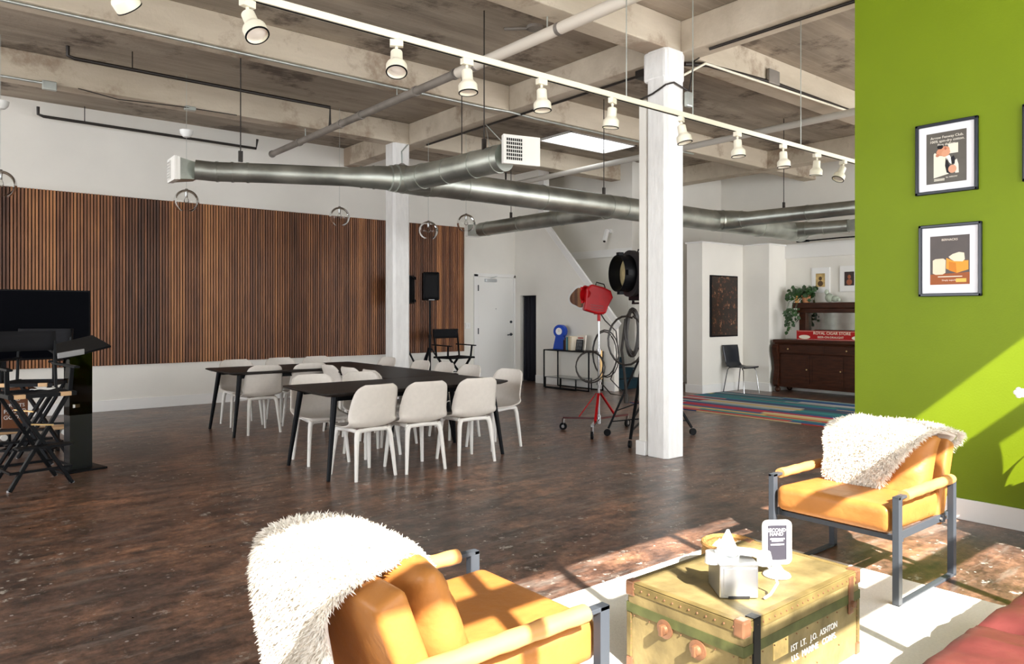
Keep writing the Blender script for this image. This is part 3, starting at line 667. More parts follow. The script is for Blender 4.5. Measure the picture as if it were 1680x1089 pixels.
# ================================================================ glass globe pendants
for x, y, z, cup, lab in ((.74, 9.3, 2.76, 1, 'clear glass globe pendant at the left edge of the picture'),
                     (2.62, 9.45, 2.78, 1, 'clear glass globe pendant below the left vent of the duct'),
                     (4.72, 9.6, 2.775, 0, 'clear glass globe pendant left of the far column'),
                     (6.05, 9.35, 2.655, 0, 'clear glass globe pendant just right of the far column'),
                     (6.75, 9.35, 2.82, 0, 'clear glass globe pendant at the right end of the slatted wall')):
    t = thing('globe_pendant', lab, 'pendant lamp', (x, y, z), 0, 'clear glass globe pendants before the slatted wall')
    pr_ = [(.012, .145)] + [(.145 * math.sin(R(a)), .145 * math.cos(R(a))) for a in range(12, 151, 6)]
    MB().lathe(pr_, seg=32, caps=False).build('globe', M['glass'], t, smooth=True, auto=0)
    MB().lathe([(0, .155), (.018, .152), (.02, .115), (.016, .08), (.016, .05), (0, .05)], seg=16).build('lamp_socket', M['chrome'], t, smooth=True)
    MB().lathe([(0, -.03), (.02, -.02), (.03, .0), (.022, .03), (.012, .05)], seg=16, caps=False).build('bulb', M['glass'], t, smooth=True)
    MB().cyl((0, 0, .13), (0, 0, ZS - z), .0025, seg=6).build('cord', M['galv'], t)
    if cup: MB().lathe([(0, .0), (.04, .005), (.07, .04), (.078, .085), (.0, .085)], (0, 0, .78), seg=24).build('cord_cup', M['white'], t, smooth=True)
# ================================================================ left group: screen, lectern, folding chairs, dolly
t = thing('television', 'large black flat television on a floor stand at the left edge', 'television', (.72, 9.05, 0), R(2))
MB().mm(-.70, .80, -.02, .02, .93, 1.66).build('cabinet', M['blackpl'], t, bevel=.006)
MB().mm(-.69, .79, -.0225, -.0195, .95, 1.645).build('screen', mat('dark_screen', (.001, .0013, .003), .5, spec=.03), t)
MB().mm(-.05, .05, .02, .06, .25, 1.3).mm(-.28, .28, .02, .05, 1.15, 1.22).build('stand_post', M['black'], t)
MB().mm(-.45, .45, -.02, .06, .06, .11).mm(-.43, -.36, -.35, .35, .04, .09).mm(.36, .43, -.35, .35, .04, .09).mm(-.3, .3, -.1, .22, .62, .64).build('stand_base', M['black'], t)
for sx in (-.4, .4):
    for sy in (-.3, .3): MB().cyl((sx - .012, sy, .025), (sx + .012, sy, .025), .025).build('castor', M['blackpl'], t)
t = thing('shipping_box', 'white cardboard box half hidden behind the black folding chairs', 'box', (.42, 9.65, 0), R(3))
MB().mm(-.22, .16, -.13, .13, .0, .66).build('box_body', mat('grey_white_card', (.55, .56, .56), .7), t, bevel=.004)
MB().mm(-.22, .16, -.025, .025, .66, .662).mm(-.03, .02, -.132, -.130, .2, .66).build('tape', M['paper'], t)

t = thing('lectern', 'smoked acrylic lectern with black sloping top beside the television', 'lectern', (1.19, 7.66, 0), R(14))
MB().box((0, 0, .008), (.36, .34, .016)).build('base_plate', M['black'], t, bevel=.003)
MB().mm(-.095, .095, -.06, .06, .016, .50).build('lower_column', mat('gloss_black_acrylic', (.010, .011, .014), .18), t)
m_ = MB()
m_.mm(-.095, .095, -.062, -.056, .5, 1.08).mm(-.095, .095, .056, .062, .5, 1.08).mm(-.097, -.091, -.056, .056, .5, 1.08).mm(.091, .097, -.056, .056, .5, 1.08)
m_.build('upper_column', M['smoke'], t)
MB().mm(-.088, .088, -.05, .05, .56, .566).mm(-.088, .088, -.05, .05, .82, .826).build('shelf', M['smoke'], t)
MB().box((0, 0, 1.11), (.42, .34, .02), rot=(R(16), R(-13), 0)).build('reading_top', M['black'], t, bevel=.003)
MB().box((-.13, -.17, 1.06), (.22, .012, .05), rot=(R(16), R(-8), 0)).build('paper_stop', M['frosted'], t, bevel=.003)
o = tag(MB().box((0, 0, 0), (.15, .09, .03), rot=(0, 0, R(8))).build('notebook', M['paper'], None, bevel=.002), 'white notebooks stacked inside the smoked lectern', 'notebook'); o.location = (1.19, 7.65, .582); o.rotation_euler = (0, 0, R(14))
o = tag(MB().box((0, 0, 0), (.11, .07, .018)).build('notebook', M['paper'], None, bevel=.002), 'white booklet on the upper shelf inside the smoked lectern', 'notebook'); o.location = (1.17, 7.65, .836); o.rotation_euler = (0, 0, R(-4))

def director(label, loc, rz, tall=.76, tips=True, W=.225):
    t = thing('folding_chair', label, 'folding chair', loc, rz, None)
    D = .20
    m_ = MB(); 
    for sy in (-1, 1):
        for a in (-1, 1): MB().bar((a * (W + .0), sy * D, .0), (-a * W * .88, sy * (D - .03), tall - .03), .028, .042, up=(0, 1, 0)).build('leg', M['black'], t, bevel=.004)
    for a in (-1, 1):
        MB().bar((a * W, -D - .04, tall - .01), (a * W, D + .04, tall - .01), .032, .036).build('seat_rail', M['black'], t, bevel=.004)
        MB().bar((a * W * .96, -D, .14), (a * W * .96, D, .14), .018, .018).build('side_stretcher', M['black'], t)
        MB().bar((a * W, -D + .05, tall), (a * W * 1.04, -D + .03, tall + .20), .022, .032).build('front_upright', M['black'], t, bevel=.004); MB().bar((a * W, D - .02, tall), (a * W * 1.04, D + .06, tall + .50), .022, .032).build('back_upright', M['black'], t, bevel=.004)
        MB().bar((a * (W + .015), -D - .07, tall + .205), (a * (W + .015), D + .08, tall + .215), .045, .02).build('armrest', M['black'], t, bevel=.006)
    for sy in (-1, 1):
        MB().bar((-W, sy * D, .14), (W, sy * D, .14), .018, .02).bar((-W * .9, sy * (D - .01), .33), (W * .9, sy * (D - .01), .33), .02, .018).build('cross_stretcher', M['black'], t)
        MB().bar((-W - .02, sy * (D + .03), tall - .012), (W + .02, sy * (D + .03), tall - .012), .03, .03).build('front_rail' if sy < 0 else 'back_rail', M['black'], t)
    MB().grid(lambda a, b: (-W + 2 * W * a, -D + 2 * D * b, tall + .004 - .03 * math.sin(math.pi * a)), 10, 4).build('seat', M['blackfab'], t, smooth=True, solid=.008)
    MB().grid(lambda a, b: (-W * 1.04 + 2.08 * W * a, D + .045 - .02 * b + .02 * math.sin(math.pi * a), tall + .33 + .17 * b), 8, 3).build('backrest', M['blackfab'], t, smooth=True, solid=.01)
    MB().bar((-W + .03, -D - .06, .34), (W - .03, -D - .06, .34), .12, .015).build('footrest', M['black'], t)
    if tips:
        for a in (-1, 1): MB().mm(a * (W - .06) - .04, a * (W - .06) + .04, -D - .052, -D - .012, tall - .028, tall + .006).build('hinge_block', M['lightwood'], t, bevel=.003)
        MB().bar((-W * .35, -D - .02, .52), (W * .35, -D - .02, .50), .022, .012).build('brace_strap', M['brass'], t)
        for a in (-1, 1):
            for sy in (-1, 1): MB().cyl((a * W, sy * D, -.002), (a * W, sy * D, .012), .018, seg=10).build('glide', M['frosted'], t)
    return t
director('tall black folding chair closest to the left edge, in front of the lectern', (.80, 7.24, .003), R(10))
director('tall black folding chair between the television and another folding chair', (.93, 8.32, .003), R(-28))
director('tall black folding chair standing between the speaker stand and the white door', (7.66, 10.98, .003), R(4), .62, False, .265)

t = thing('display_dolly', 'brown lettered sign standing on a birch dolly behind the black folding chairs', 'sign', (.82, 8.05, 0), R(-6)) if False else thing('display_dolly', 'brown lettered sign on a birch board with wheels, behind black folding chairs', 'sign', (.98, 8.85, 0), R(4))
MB().box((0, 0, .235), (.62, .18, .03)).build('deck', M['lightwood'], t, bevel=.012)
for sx in (-.26, .26):
    for sy in (-.07, .07): MB().cyl((sx, sy - .015, .19), (sx, sy + .015, .19), .03, seg=16).build('wheel', M['white'], t, smooth=True)
MB().box((0, 0, .10), (.5, .16, .012)).mm(-.22, -.2, -.06, .06, 0, .22).mm(.2, .22, -.06, .06, 0, .22).build('support', M['black'], t)
MB().box((-.16, 0, .46), (.22, .03, .42)).build('sign_board', mat('brown_sign', (.16, .055, .018), .4), t, bevel=.004)
for i, (s_, sz) in enumerate((('SIPS', .055), ('AND', .04), ('TREATS', .048), ('PHOTO', .055), ('GOODS', .055))):
    text(s_, 'lettering', sz, M['paper'], t, (-.16, -.0165, .60 - .06 * i), (R(90), 0, 0), ext=.0005)
o = thing('paper_sheet', 'white crumpled paper sheet on the seat of the nearest black folding chair', 'paper', (.86, 7.20, .775), R(15))
MB().grid(lambda a, b: (-.08 + .16 * a, -.05 + .1 * b, .012 + .006 * math.sin(7 * a + 4 * b)), 8, 5).build('sheet', M['paper'], o, solid=.002)

# plant just inside the left edge
t = thing('potted_plant', 'bright green leaf tip of a plant entering at the left edge', 'plant', (-.02, 6.40, 0), 0)
MB().lathe([(.0, 0), (.13, 0), (.17, .34), (.155, .34), (.15, .30), (0, .30)], seg=20).build('pot', M['terracotta'], t, smooth=True)
def leafblade(m_, base, tip, w_, bend=.15, seg=8, fold=.25):
    base, tip = Vector(base), Vector(tip); d = tip - base; side = d.cross(Vector((0, 0, 1)))
    side = side.normalized() if side.length > 1e-4 else Vector((1, 0, 0)); up = side.cross(d).normalized(); rows = []
    for i in range(seg + 1):
        a = i / seg; ww_ = w_ * math.sin(math.pi * min(1, a * .93 + .05)) ** .8; p = base + d * a + up * (bend * d.length * math.sin(math.pi * a * .9))
        rows.append([m_.b.verts.new(p - side * ww_ + up * fold * ww_), m_.b.verts.new(p), m_.b.verts.new(p + side * ww_ + up * fold * ww_)])
    for i in range(seg):
        for k_ in (0, 1): m_.b.faces.new((rows[i][k_], rows[i][k_ + 1], rows[i + 1][k_ + 1], rows[i + 1][k_]))
for ax, ay, az, ww_ in ((.33, .06, .86, .035), (.10, .22, 1.05, .04), (-.25, .1, 1.0, .04), (.05, -.25, .95, .04), (-.15, -.2, .8, .04), (.2, -.1, 1.0, .035)):
    m_ = MB(); leafblade(m_, (ax * .1, ay * .1, .3), (ax, ay, az), ww_); m_.build('leaf', M['leaflight'], t, smooth=True)

# ================================================================ loudspeakers and the door area
def speaker(label, slabel, x, y, z, rz):
    s = thing('speaker_stand', slabel, 'speaker stand', (x, y, 0), rz)
    MB().cyl((0, 0, .06), (0, 0, 1.0), .022).cyl((0, 0, 1.0), (0, 0, z - .25), .017).build('pole', M['black'], s, smooth=True)
    MB().cyl((0, 0, .74), (0, 0, .80), .035).build('collar', M['blackpl'], s, smooth=True); MB().cyl((0, 0, .97), (0, 0, 1.03), .032).build('collar', M['blackpl'], s, smooth=True)
    for k_ in range(3):
        a = R(90 + 120 * k_ + 25)
        MB().bar((.03 * math.cos(a), .03 * math.sin(a), .78), (.50 * math.cos(a), .50 * math.sin(a), .012), .03, .022).bar((.02 * math.cos(a), .02 * math.sin(a), .15), (.27 * math.cos(a), .27 * math.sin(a), .40), .02, .014).build('leg', M['black'], s)
    t = thing('loudspeaker', label, 'loudspeaker', (x, y, z), rz)
    m_ = MB(); m_.poly([(-.15, -.15, -.25), (.15, -.15, -.25), (.12, .10, -.25), (.08, .15, -.25), (-.08, .15, -.25), (-.12, .10, -.25)], (0, 0, .50))
    m_.build('cabinet', M['blackpl'], t, bevel=.025)
    MB().grid(lambda a, b: (-.125 + .25 * a, -.155 - .012 * math.sin(math.pi * a), -.225 + .45 * b), 8, 8).build('grille', mat('speaker_grille', (.006, .006, .007), .7), t, smooth=True, solid=.004)
    for zz in (-.2, .2): MB().box((.155, .02, zz), (.035, .08, .05)).build('corner_bumper', M['blackpl'], t, bevel=.01)
    MB().box((.0, -.17, -.24), (.1, .003, .014)).build('name_badge', M['frosted'], t)
speaker('black loudspeaker standing clear of the column against the slats', 'black tripod stand of the loudspeaker beside the far folding chair', 7.18, 11.05, 1.89, R(-22))
speaker('black loudspeaker half hidden behind the far white column', 'black tripod stand partly hidden behind the far white column', 6.81, 11.25, 1.83, R(-60))
t = thing('light_switch', 'white light switch plate left of the white door', 'light switch', (8.63, 11.9, 1.16))
MB().box((0, -.005, 0), (.12, .01, .115)).build('plate', M['white'], t, bevel=.002)
MB().box((-.025, -.012, 0), (.03, .006, .05)).build('rocker', M['trimw'], t); MB().box((.025, -.012, 0), (.03, .006, .05)).build('rocker', M['trimw'], t)
t = thing('wall_outlet', 'white wall outlet low behind the speaker stand', 'outlet', (7.35, 11.896, .36))
MB().box((0, -.004, 0), (.075, .008, .12)).build('plate', M['white'], t, bevel=.002); MB().box((0, -.009, .025), (.03, .003, .03)).box((0, -.009, -.025), (.03, .003, .03)).build('socket', M['frosted'], t)
t = thing('curtain', 'charcoal curtain hanging in the low niche right of the white door', 'curtain', (X9 + .06, 11.47, 0))
MB().grid(lambda a, b: (.02 + .035 * math.sin(a * 26) * (1 - .25 * b), -.245 + .475 * a, .02 + 1.74 * b), 60, 4).build('cloth', M['curtain'], t, smooth=True, solid=.006)
MB().cyl((.02, -.25, 1.765), (.02, .25, 1.765), .01).build('rod', M['black'], t)

# ================================================================ console table with clock and books
t = thing('console_table', 'thin black metal console table against the stair wall', 'table', (9.60, 9.91, 0))
for sx in (-.17, .19):
    for sy in (-.60, .60): MB().mm(sx - .01, sx + .01, sy - .01, sy + .01, 0, .715).build('leg', M['black'], t)
MB().mm(-.18, .20, -.61, .61, .70, .722).build('top', M['black'], t)
MB().mm(-.18, -.16, -.61, .61, 0, .02).mm(.18, .20, -.61, .61, 0, .02).build('floor_rail', M['black'], t)
t = thing('plant_riser', 'low black metal riser with glass top under the console table', 'stand', (9.62, 9.95, 0))
MB().mm(-.30, .12, -.42, .42, .205, .22).build('top', mat('smoked_glass_top', (.10, .11, .11), .1), t)
for sx in (-.29, .11):
    for sy in (-.41, 0, .41): MB().mm(sx - .009, sx + .009, sy - .009, sy + .009, 0, .205).build('leg', M['black'], t)
MB().mm(-.30, -.28, -.42, .42, .0, .018).build('floor_rail', M['black'], t)
t = thing('table_clock', 'blue pedestal clock with white dial on the console table', 'clock', (9.62, 10.26, .722), R(-70))
m_ = MB(); pts = [(-.135, 0), (.135, 0), (.115, .10), (.085, .22)]
for a in range(-50, 231, 10): pts.append((.125 * math.cos(R(a)), .345 + .125 * math.sin(R(a))))
pts.append((-.085, .22)); pts.append((-.115, .10))
m_.poly([(x, -.05, z) for x, z in pts], (0, .12, 0)); m_.build('case', M['blue'], t, bevel=.008)
MB().cyl((0, -.052, .345), (0, -.058, .345), .068, seg=28).build('dial', M['paper'], t, smooth=True)
MB().lathe([(.068, -.004), (.076, -.004), (.076, .012), (.068, .012)], (0, -.05, .345), seg=28, mt=Matrix.Rotation(R(90), 4, 'X'), caps=False).build('bezel', M['blue'], t, smooth=True)
MB().bar((0, -.06, .345), (.03, -.06, .37), .004, .002).bar((0, -.06, .345), (-.012, -.06, .39), .004, .002).cyl((0, -.059, .345), (0, -.062, .345), .006).build('hands', M['brass'], t)
bx = 10.06
for i, (w_, h_, col, lab) in enumerate(((.035, .19, (.02, .015, .015), 'black book next to the blue clock, with a thin red edge'), (.03, .23, (.10, .04, .03), 'dark brown book second from the blue clock'),
        (.028, .245, (.12, .30, .36), 'pale blue book third from the blue clock'), (.03, .20, (.08, .17, .19), 'teal book fourth from the blue clock'), (.05, .26, (.62, .50, .30), 'cream thick book fifth from the blue clock'),
        (.04, .25, (.78, .70, .56), 'off white book sixth from the blue clock'))):
    b = thing('book', lab, 'book', (9.60, bx - w_ / 2, .722), 0, 'books standing on the console table')
    MB().mm(-.09, .09, -w_ / 2, w_ / 2, 0, h_).build('cover', mat('book_cloth', col, .6), b, bevel=.002)
    MB().mm(-.07, .093, -w_ / 2 + .004, w_ / 2 - .004, .004, h_ + .001).build('pages', M['paper'], b)
    bx -= w_ + .003
t = thing('book', 'white covered book facing front behind the small black frame', 'book', (9.66, 9.73, .722), 0)
MB().box((0, 0, .145), (.03, .22, .28), rot=(0, R(8), 0)).build('cover', mat('cream_cover', (.80, .74, .66), .5), t)
MB().box((-.018, 0, .23), (.002, .14, .02), rot=(0, R(8), 0)).build('cover_title', M['redbox'], t)
t = thing('photo_frame', 'small black framed picture leaning at the right end of the books', 'picture frame', (9.58, 9.70, .722), 0)
MB().box((0, 0, .10), (.015, .17, .205), rot=(0, R(8), 0)).build('frame', M['black'], t, bevel=.002)
MB().box((-.0085, 0, .10), (.002, .14, .17), rot=(0, R(8), 0)).build('picture', mat('dim_photo', (.10, .11, .12), .3, var=.8, scale=20), t)
# wavy mirror on the stair wall
t = thing('wall_mirror', 'small wavy edged mirror with pale frame, behind the red lamp', 'mirror', (X9, 9.98, 1.70))
def blob(s_):
    out = []
    for k_ in range(40):
        a = 2 * math.pi * k_ / 40; rr = s_ * (1 + .13 * math.cos(3 * a + .6) + .05 * math.sin(2 * a)); out.append((rr * math.cos(a) * 1.12, rr * math.sin(a)))
    return out
MB().poly([(-.001, x, z) for x, z in blob(.225)], (-.03, 0, 0)).build('frame', M['white'], t, bevel=.006)
MB().poly([(-.032, x, z) for x, z in blob(.178)], (-.003, 0, 0)).build('glass', M['mirror'], t)
# security camera high on the stair box
t = thing('security_camera', 'small white camera on the white box above the stair', 'camera', (10.70, 9.96, 3.02))
MB().cyl((0, 0, 0), (-.04, 0, 0), .045).tube([(-.03, 0, 0), (-.10, -.02, .02), (-.12, -.02, -.02)], .014, 8).build('bracket', M['white'], t, smooth=True)
MB().bar((-.10, 0, .03), (-.20, -.02, -.20), .07, .08).build('camera_body', M['white'], t, bevel=.015)
MB().cyl((-.20, -.02, -.20), (-.207, -.022, -.215), .025).build('lens', M['dark'], t)

# ================================================================ red studio lamp on rolling stand
t = thing('lamp_stand', 'chrome rolling stand with red braces carrying the red lamp', 'lamp stand', (6.37, 6.12, 0))
MB().cyl((0, 0, .12), (0, 0, .95), .015).cyl((0, 0, .95), (0, 0, 1.41), .011).build('mast', M['chrome'], t, smooth=True)
for z0, z1, r_ in ((.93, .99, .026), (.56, .60, .03), (.10, .20, .028)): MB().cyl((0, 0, z0), (0, 0, z1), r_).build('collar', M['chrome'], t, smooth=True)
MB().box((.02, .0, .80), (.035, .05, .35)).build('cable_hook', M['brass'], t, bevel=.006)
for (fx, fy) in ((6.12, 6.52), (5.90, 5.78), (6.98, 6.18)):
    d_ = Vector((fx - 6.37, fy - 6.12, 0)) * .93; e = d_.normalized()
    MB().bar((0, 0, .16), d_ + Vector((0, 0, .15)), .035, .022).build('leg', mat('dark_red_steel', (.07, .008, .008), .4) if fx != 5.90 else M['chrome'], t)
    MB().bar(e * .03 + Vector((0, 0, .46)), d_ * .55 + Vector((0, 0, .17)), .03, .012).build('brace', M['red'], t)
    c_ = MB().cyl(d_ + Vector((-e.y * .014, e.x * .014, .045)), d_ + Vector((e.y * .014, -e.x * .014, .045)), .045, seg=20).build('castor', M['blackpl'], t, smooth=True)
    MB().cyl(d_ + Vector((-e.y * .018, e.x * .018, .045)), d_ + Vector((e.y * .018, -e.x * .018, .045)), .02).bar(d_ + Vector((0, 0, .045)), d_ + Vector((0, 0, .14)), .03, .02).build('castor_fork', M['chrome'], c_)
    c_.name = 'castor'
t = thing('studio_lamp', 'red metal studio lamp tilted downward to the left', 'studio lamp', (6.37, 6.12, 1.57))
LM = Matrix.Rotation(R(205), 4, 'Z') @ Matrix.Rotation(R(22), 4, 'Y')      # +x axis of the lamp looks left and slightly down
def tl(bm_, mt): bmesh.ops.transform(bm_.b, matrix=mt, verts=bm_.b.verts[:]); return bm_
aR_, aF_ = Vector((.773, -.635, 0)), Vector((.635, .773, 0))
def lp(a, z, d_=0): return aR_ * a + aF_ * d_ + Vector((0, 0, z))
out = [(-.16, .13), (-.10, .19), (.05, .15), (.13, .11), (.155, .03), (.10, -.07), (.07, -.16), (-.02, -.17), (-.19, -.12), (-.17, 0)]
m_ = MB(); m_.poly([lp(a, z, -.12) for a, z in out], aF_ * .24); m_.build('housing', M['red'], t, bevel=.02)
ax_ = (aR_ * -.88 + aF_ * -.42 + Vector((0, 0, .12))).normalized(); rm_ = ax_.to_track_quat('Z', 'Y').to_matrix().to_4x4()
m_ = MB(); m_.lathe([(.07, -.06), (.10, -.06), (.10, .055), (.088, .055), (.085, -.02)], lp(-.13, .07, -.02), mt=rm_, caps=False, seg=28); m_.build('front_ring', M['red'], t, smooth=True)
m_ = MB(); m_.lathe([(0, .02), (.05, .015), (.086, -.01)], lp(-.13, .07, -.02), mt=rm_, caps=False, seg=28); m_.build('lens', mat('lamp_glass', (.55, .42, .30), .1), t, smooth=True)
MB().box(lp(-.205, .14, -.04), (.03, .03, .035)).build('filter_clip', M['red'], t, bevel=.004); MB().box(lp(-.20, -.02, -.04), (.03, .03, .035)).build('filter_clip', M['red'], t, bevel=.004)
m_ = MB()
for i_ in range(3): m_.bar(lp(-.11, -.055 - .028 * i_, -.127), lp(.04, -.075 - .028 * i_, -.127), .012, .012)
m_.build('cooling_louvre', mat('dark_red_enamel', (.22, .004, .006), .4), t)
MB().tube([lp(-.04, .17), lp(-.03, .215), lp(.06, .19), lp(.08, .13)], .007, 8).build('handle', M['black'], t, smooth=True)
MB().bar((0, -.12, .0), (0, -.06, -.17), .03, .01).bar((0, .12, .0), (0, .06, -.17), .03, .01).bar((0, -.07, -.165), (0, .07, -.165), .03, .012).cyl((0, 0, -.25), (0, 0, -.16), .02).cyl((0, -.02, -.13), (0, .02, -.13), .03).build('yoke', M['red'], t, bevel=.003)
def coil(cx, cy, cz, rx, rz_, n, phase=0, wob=.02, ax=(.773, -.635)):
    pts = []
    for k_ in range(n * 20 + 1):
        a = 2 * math.pi * k_ / 20 + phase; j = k_ / 20
        pts.append((cx + ax[0] * rx * math.cos(a) * (1 + .08 * math.sin(j * 2.3)) - ax[1] * .0 + wob * math.sin(j * 5), cy + ax[1] * rx * math.cos(a) * (1 + .08 * math.sin(j * 2.3)) + wob * math.cos(j * 4), cz + rz_ * math.sin(a) * (1 + .1 * math.sin(j * 1.7))))
    return pts
m_ = MB(); m_.tube(coil(-.13, .02, .78, .17, .17, 2), .008, 6); m_.tube(coil(.08, -.03, .93, .15, .26, 2, 1), .008, 6); m_.tube([(0, -.02, 1.42), (.05, -.05, 1.33), (.19, -.1, 1.2), (.24, -.1, .9), (.15, -.05, .62), (.27, -.2, .42), (.12, -.08, .45), (.0, -.02, .6)], .008, 6)
c_ = m_.build('power_cable', M['blackpipe'], None, smooth=True); c_.location = (6.37, 6.12, 0); tag(c_, 'black power cable looped around the chrome stand of the red lamp', 'cable')

# ================================================================ large black fresnel lamp on its tripod
hx, hy, hz = 6.36, 5.50, 1.86
t = thing('studio_lamp', 'large black round studio lamp partly hidden by the near column', 'studio lamp', (hx, hy, hz))
FM = Matrix.Rotation(R(160), 4, 'Z')
RY_ = Matrix.Rotation(R(90), 4, 'Y')
m_ = MB().lathe([(0, -.38), (.17, -.38), (.23, -.33), (.245, -.28), (.245, .06), (.262, .07), (.262, .12), (.21, .13), (.21, .11), (.17, .10)], mt=RY_, seg=36, caps=False); tl(m_, FM).build('housing', mat('black_wrinkle_paint', (.022, .019, .020), .5, bump=.1, bscale=60), t, smooth=True)
m_ = MB().lathe([(.185, .12), (.20, .12), (.205, .27), (.195, .27), (.185, .14)], mt=RY_, seg=36, caps=False); tl(m_, FM).build('front_hood', M['black'], t, smooth=True)
m_ = MB().lathe([(0, .17), (.06, .168), (.12, .158), (.185, .135)], mt=RY_, seg=32, caps=False); tl(m_, FM).build('fresnel_lens', mat('amber_lens', (.62, .50, .27), .12, .3, var=.3, scale=8), t, smooth=True)
m_ = MB()
for i in range(7):
    for s_ in (-1, 1): m_.box((-.12, s_ * (.247), -.17 + .055 * i), (.24, .03, .022))
tl(m_, FM).build('cooling_louvre', M['black'], t)
for q_ in ((.20, .26, -.03, .03, .195, .235), (.20, .25, -.235, -.19, -.03, .03), (.20, .25, .19, .235, -.03, .03), (.20, .25, -.03, .03, -.235, -.195)):
    m_ = MB().mm(*q_); tl(m_, FM).build('filter_clip', M['black'], t)
m_ = MB().mm(-.28, .05, -.14, .14, -.30, -.20); tl(m_, FM).build('ballast_box', M['black'], t, bevel=.01)
m_ = MB().tube([(-.2, 0, .21), (-.19, 0, .27), (.0, 0, .27), (.01, 0, .21)], .01, 8); tl(m_, FM).build('handle', M['black'], t, smooth=True)
m_ = MB().bar((-.08, -.26, 0), (-.08, -.26, -.33), .04, .012).bar((-.08, .26, 0), (-.08, .26, -.33), .04, .012).bar((-.08, -.26, -.33), (-.08, .26, -.33), .04, .02).cyl((-.08, -.27, 0), (-.08, -.29, 0), .03).cyl((-.08, 0, -.42), (-.08, 0, -.32), .025); tl(m_, FM).build('yoke', M['black'], t)
t = thing('tripod', 'black wheeled tripod of the large black lamp, behind the near column', 'tripod', (hx + .1, hy, 0))
MB().cyl((0, 0, .45), (0, 0, 1.40), .022).cyl((0, 0, .95), (0, 0, 1.05), .035).build('mast', M['black'], t, smooth=True)
for (fx, fy) in ((6.23, 5.85), (5.86, 5.18), (7.04, 5.26)):
    d_ = Vector((fx - hx - .1, fy - hy, 0))
    MB().bar(d_ * .04 + Vector((0, 0, .98)), d_ * .97 + Vector((0, 0, .09)), .03, .022).bar(Vector((0, 0, .42)), d_ * .72 + Vector((0, 0, .30)), .02, .012).bar(Vector((0, 0, .22)), d_ * .86 + Vector((0, 0, .17)), .02, .012).build('leg', M['black'], t)
    e = d_.normalized(); MB().cyl(d_ + Vector((-e.y * .014, e.x * .014, .04)), d_ + Vector((e.y * .014, -e.x * .014, .04)), .04, seg=18).build('wheel', M['blackpl'], t, smooth=True)
for z in (.72, .88, 1.02): MB().cyl((-.02, 0, z), (-.10, -.03, z), .008).sphere((-.11, -.03, z), .016, seg=8, rings=6).build('clamp_knob', M['black'], t, smooth=True)
m_ = MB(); m_.tube(coil(-.14, .05, 1.20, .07, .25, 6, wob=.012), .013, 6); m_.tube(coil(-.30, .0, 1.12, .19, .26, 1, wob=.0, phase=1.2), .013, 6)
m_.tube([(-.20, .10, 1.35), (-.23, .13, 1.0), (-.20, .11, .70), (-.19, .10, .50)], .016, 6).cyl((-.19, .10, .50), (-.19, .10, .40), .025)
m_.tube([(-.10, -.04, .75), (-.16, -.02, .5), (-.04, -.05, .2)], .006, 6)
c_ = m_.build('power_cable', M['blackpipe'], None, smooth=True); c_.location = (hx + .1, hy, 0); tag(c_, 'thick black cable coiled and hung below the large black lamp', 'cable')

# ================================================================ lounge nook beyond the column
t = thing('framed_artwork', 'tall black framed picture of scattered gold specks above the black chair', 'picture', (11.38, 7.84, 1.54))
MB().mm(-.41, .41, -.035, -.001, -.55, .55).build('frame', M['black'], t, bevel=.004)
art = bpy.data.materials.new('speckled_dark_print'); tt, N, L_, b = nt(art); tc = N.new('ShaderNodeTexCoord'); v = N.new('ShaderNodeTexNoise'); v.inputs['Scale'].default_value = 11; v.inputs['Detail'].default_value = 9; v.inputs['Roughness'].default_value = .8
L_.new(tc.outputs['Object'], v.inputs[0]); r = N.new('ShaderNodeValToRGB'); e = r.color_ramp.elements; e[0].position = .53; e[0].color = (.018, .010, .007, 1); e[1].position = .68; e[1].color = (.75, .52, .30, 1); k_ = e.new(.59); k_.color = (.16, .05, .02, 1)
L_.new(v.outputs[0], r.inputs[0]); L_.new(r.outputs[0], b.inputs['Base Color']); b.inputs['Roughness'].default_value = .3
MB().mm(-.385, .385, -.0375, -.035, -.525, .525).build('print', art, t)

t = thing('side_chair', 'black moulded side chair with chrome legs against the nook partition', 'chair', (11.47, 7.52, 0), R(174))
prof = [(.22, .445), (.20, .46), (.08, .452), (-.08, .448), (-.17, .465), (-.215, .53), (-.235, .64), (-.26, .76), (-.275, .84)]
wid = [.19, .21, .225, .22, .205, .19, .195, .205, .20]
def cfn(a, b):
    f = a * (len(prof) - 1); i = min(int(f), len(prof) - 2); u = f - i; y = prof[i][0] * (1 - u) + prof[i + 1][0] * u; z = prof[i][1] * (1 - u) + prof[i + 1][1] * u; w_ = wid[i] * (1 - u) + wid[i + 1] * u; s_ = (b - .5) * 2
    return (w_ * s_, y + .02 * s_ * s_ * (a > .5), z + .012 * s_ * s_ * (a < .5))
MB().grid(cfn, 32, 10).build('seat_shell', mat('black_gloss_shell', (.010, .013, .020), .3), t, smooth=True, solid=.012, auto=80)
for sx in (-1, 1):
    MB().tube([(sx * .16, .14, .445), (sx * .17, .18, .40), (sx * .20, .22, .0)], .010, 10).build('leg', M['chrome'], t, smooth=True)
    MB().tube([(sx * .16, -.14, .445), (sx * .17, -.17, .40), (sx * .20, -.24, .0)], .010, 10).build('leg', M['chrome'], t, smooth=True)
MB().tube([(-.16, .14, .44), (.16, .14, .44)], .009, 8).tube([(-.16, -.14, .44), (.16, -.14, .44)], .009, 8).build('under_frame', M['chrome'], t, smooth=True)

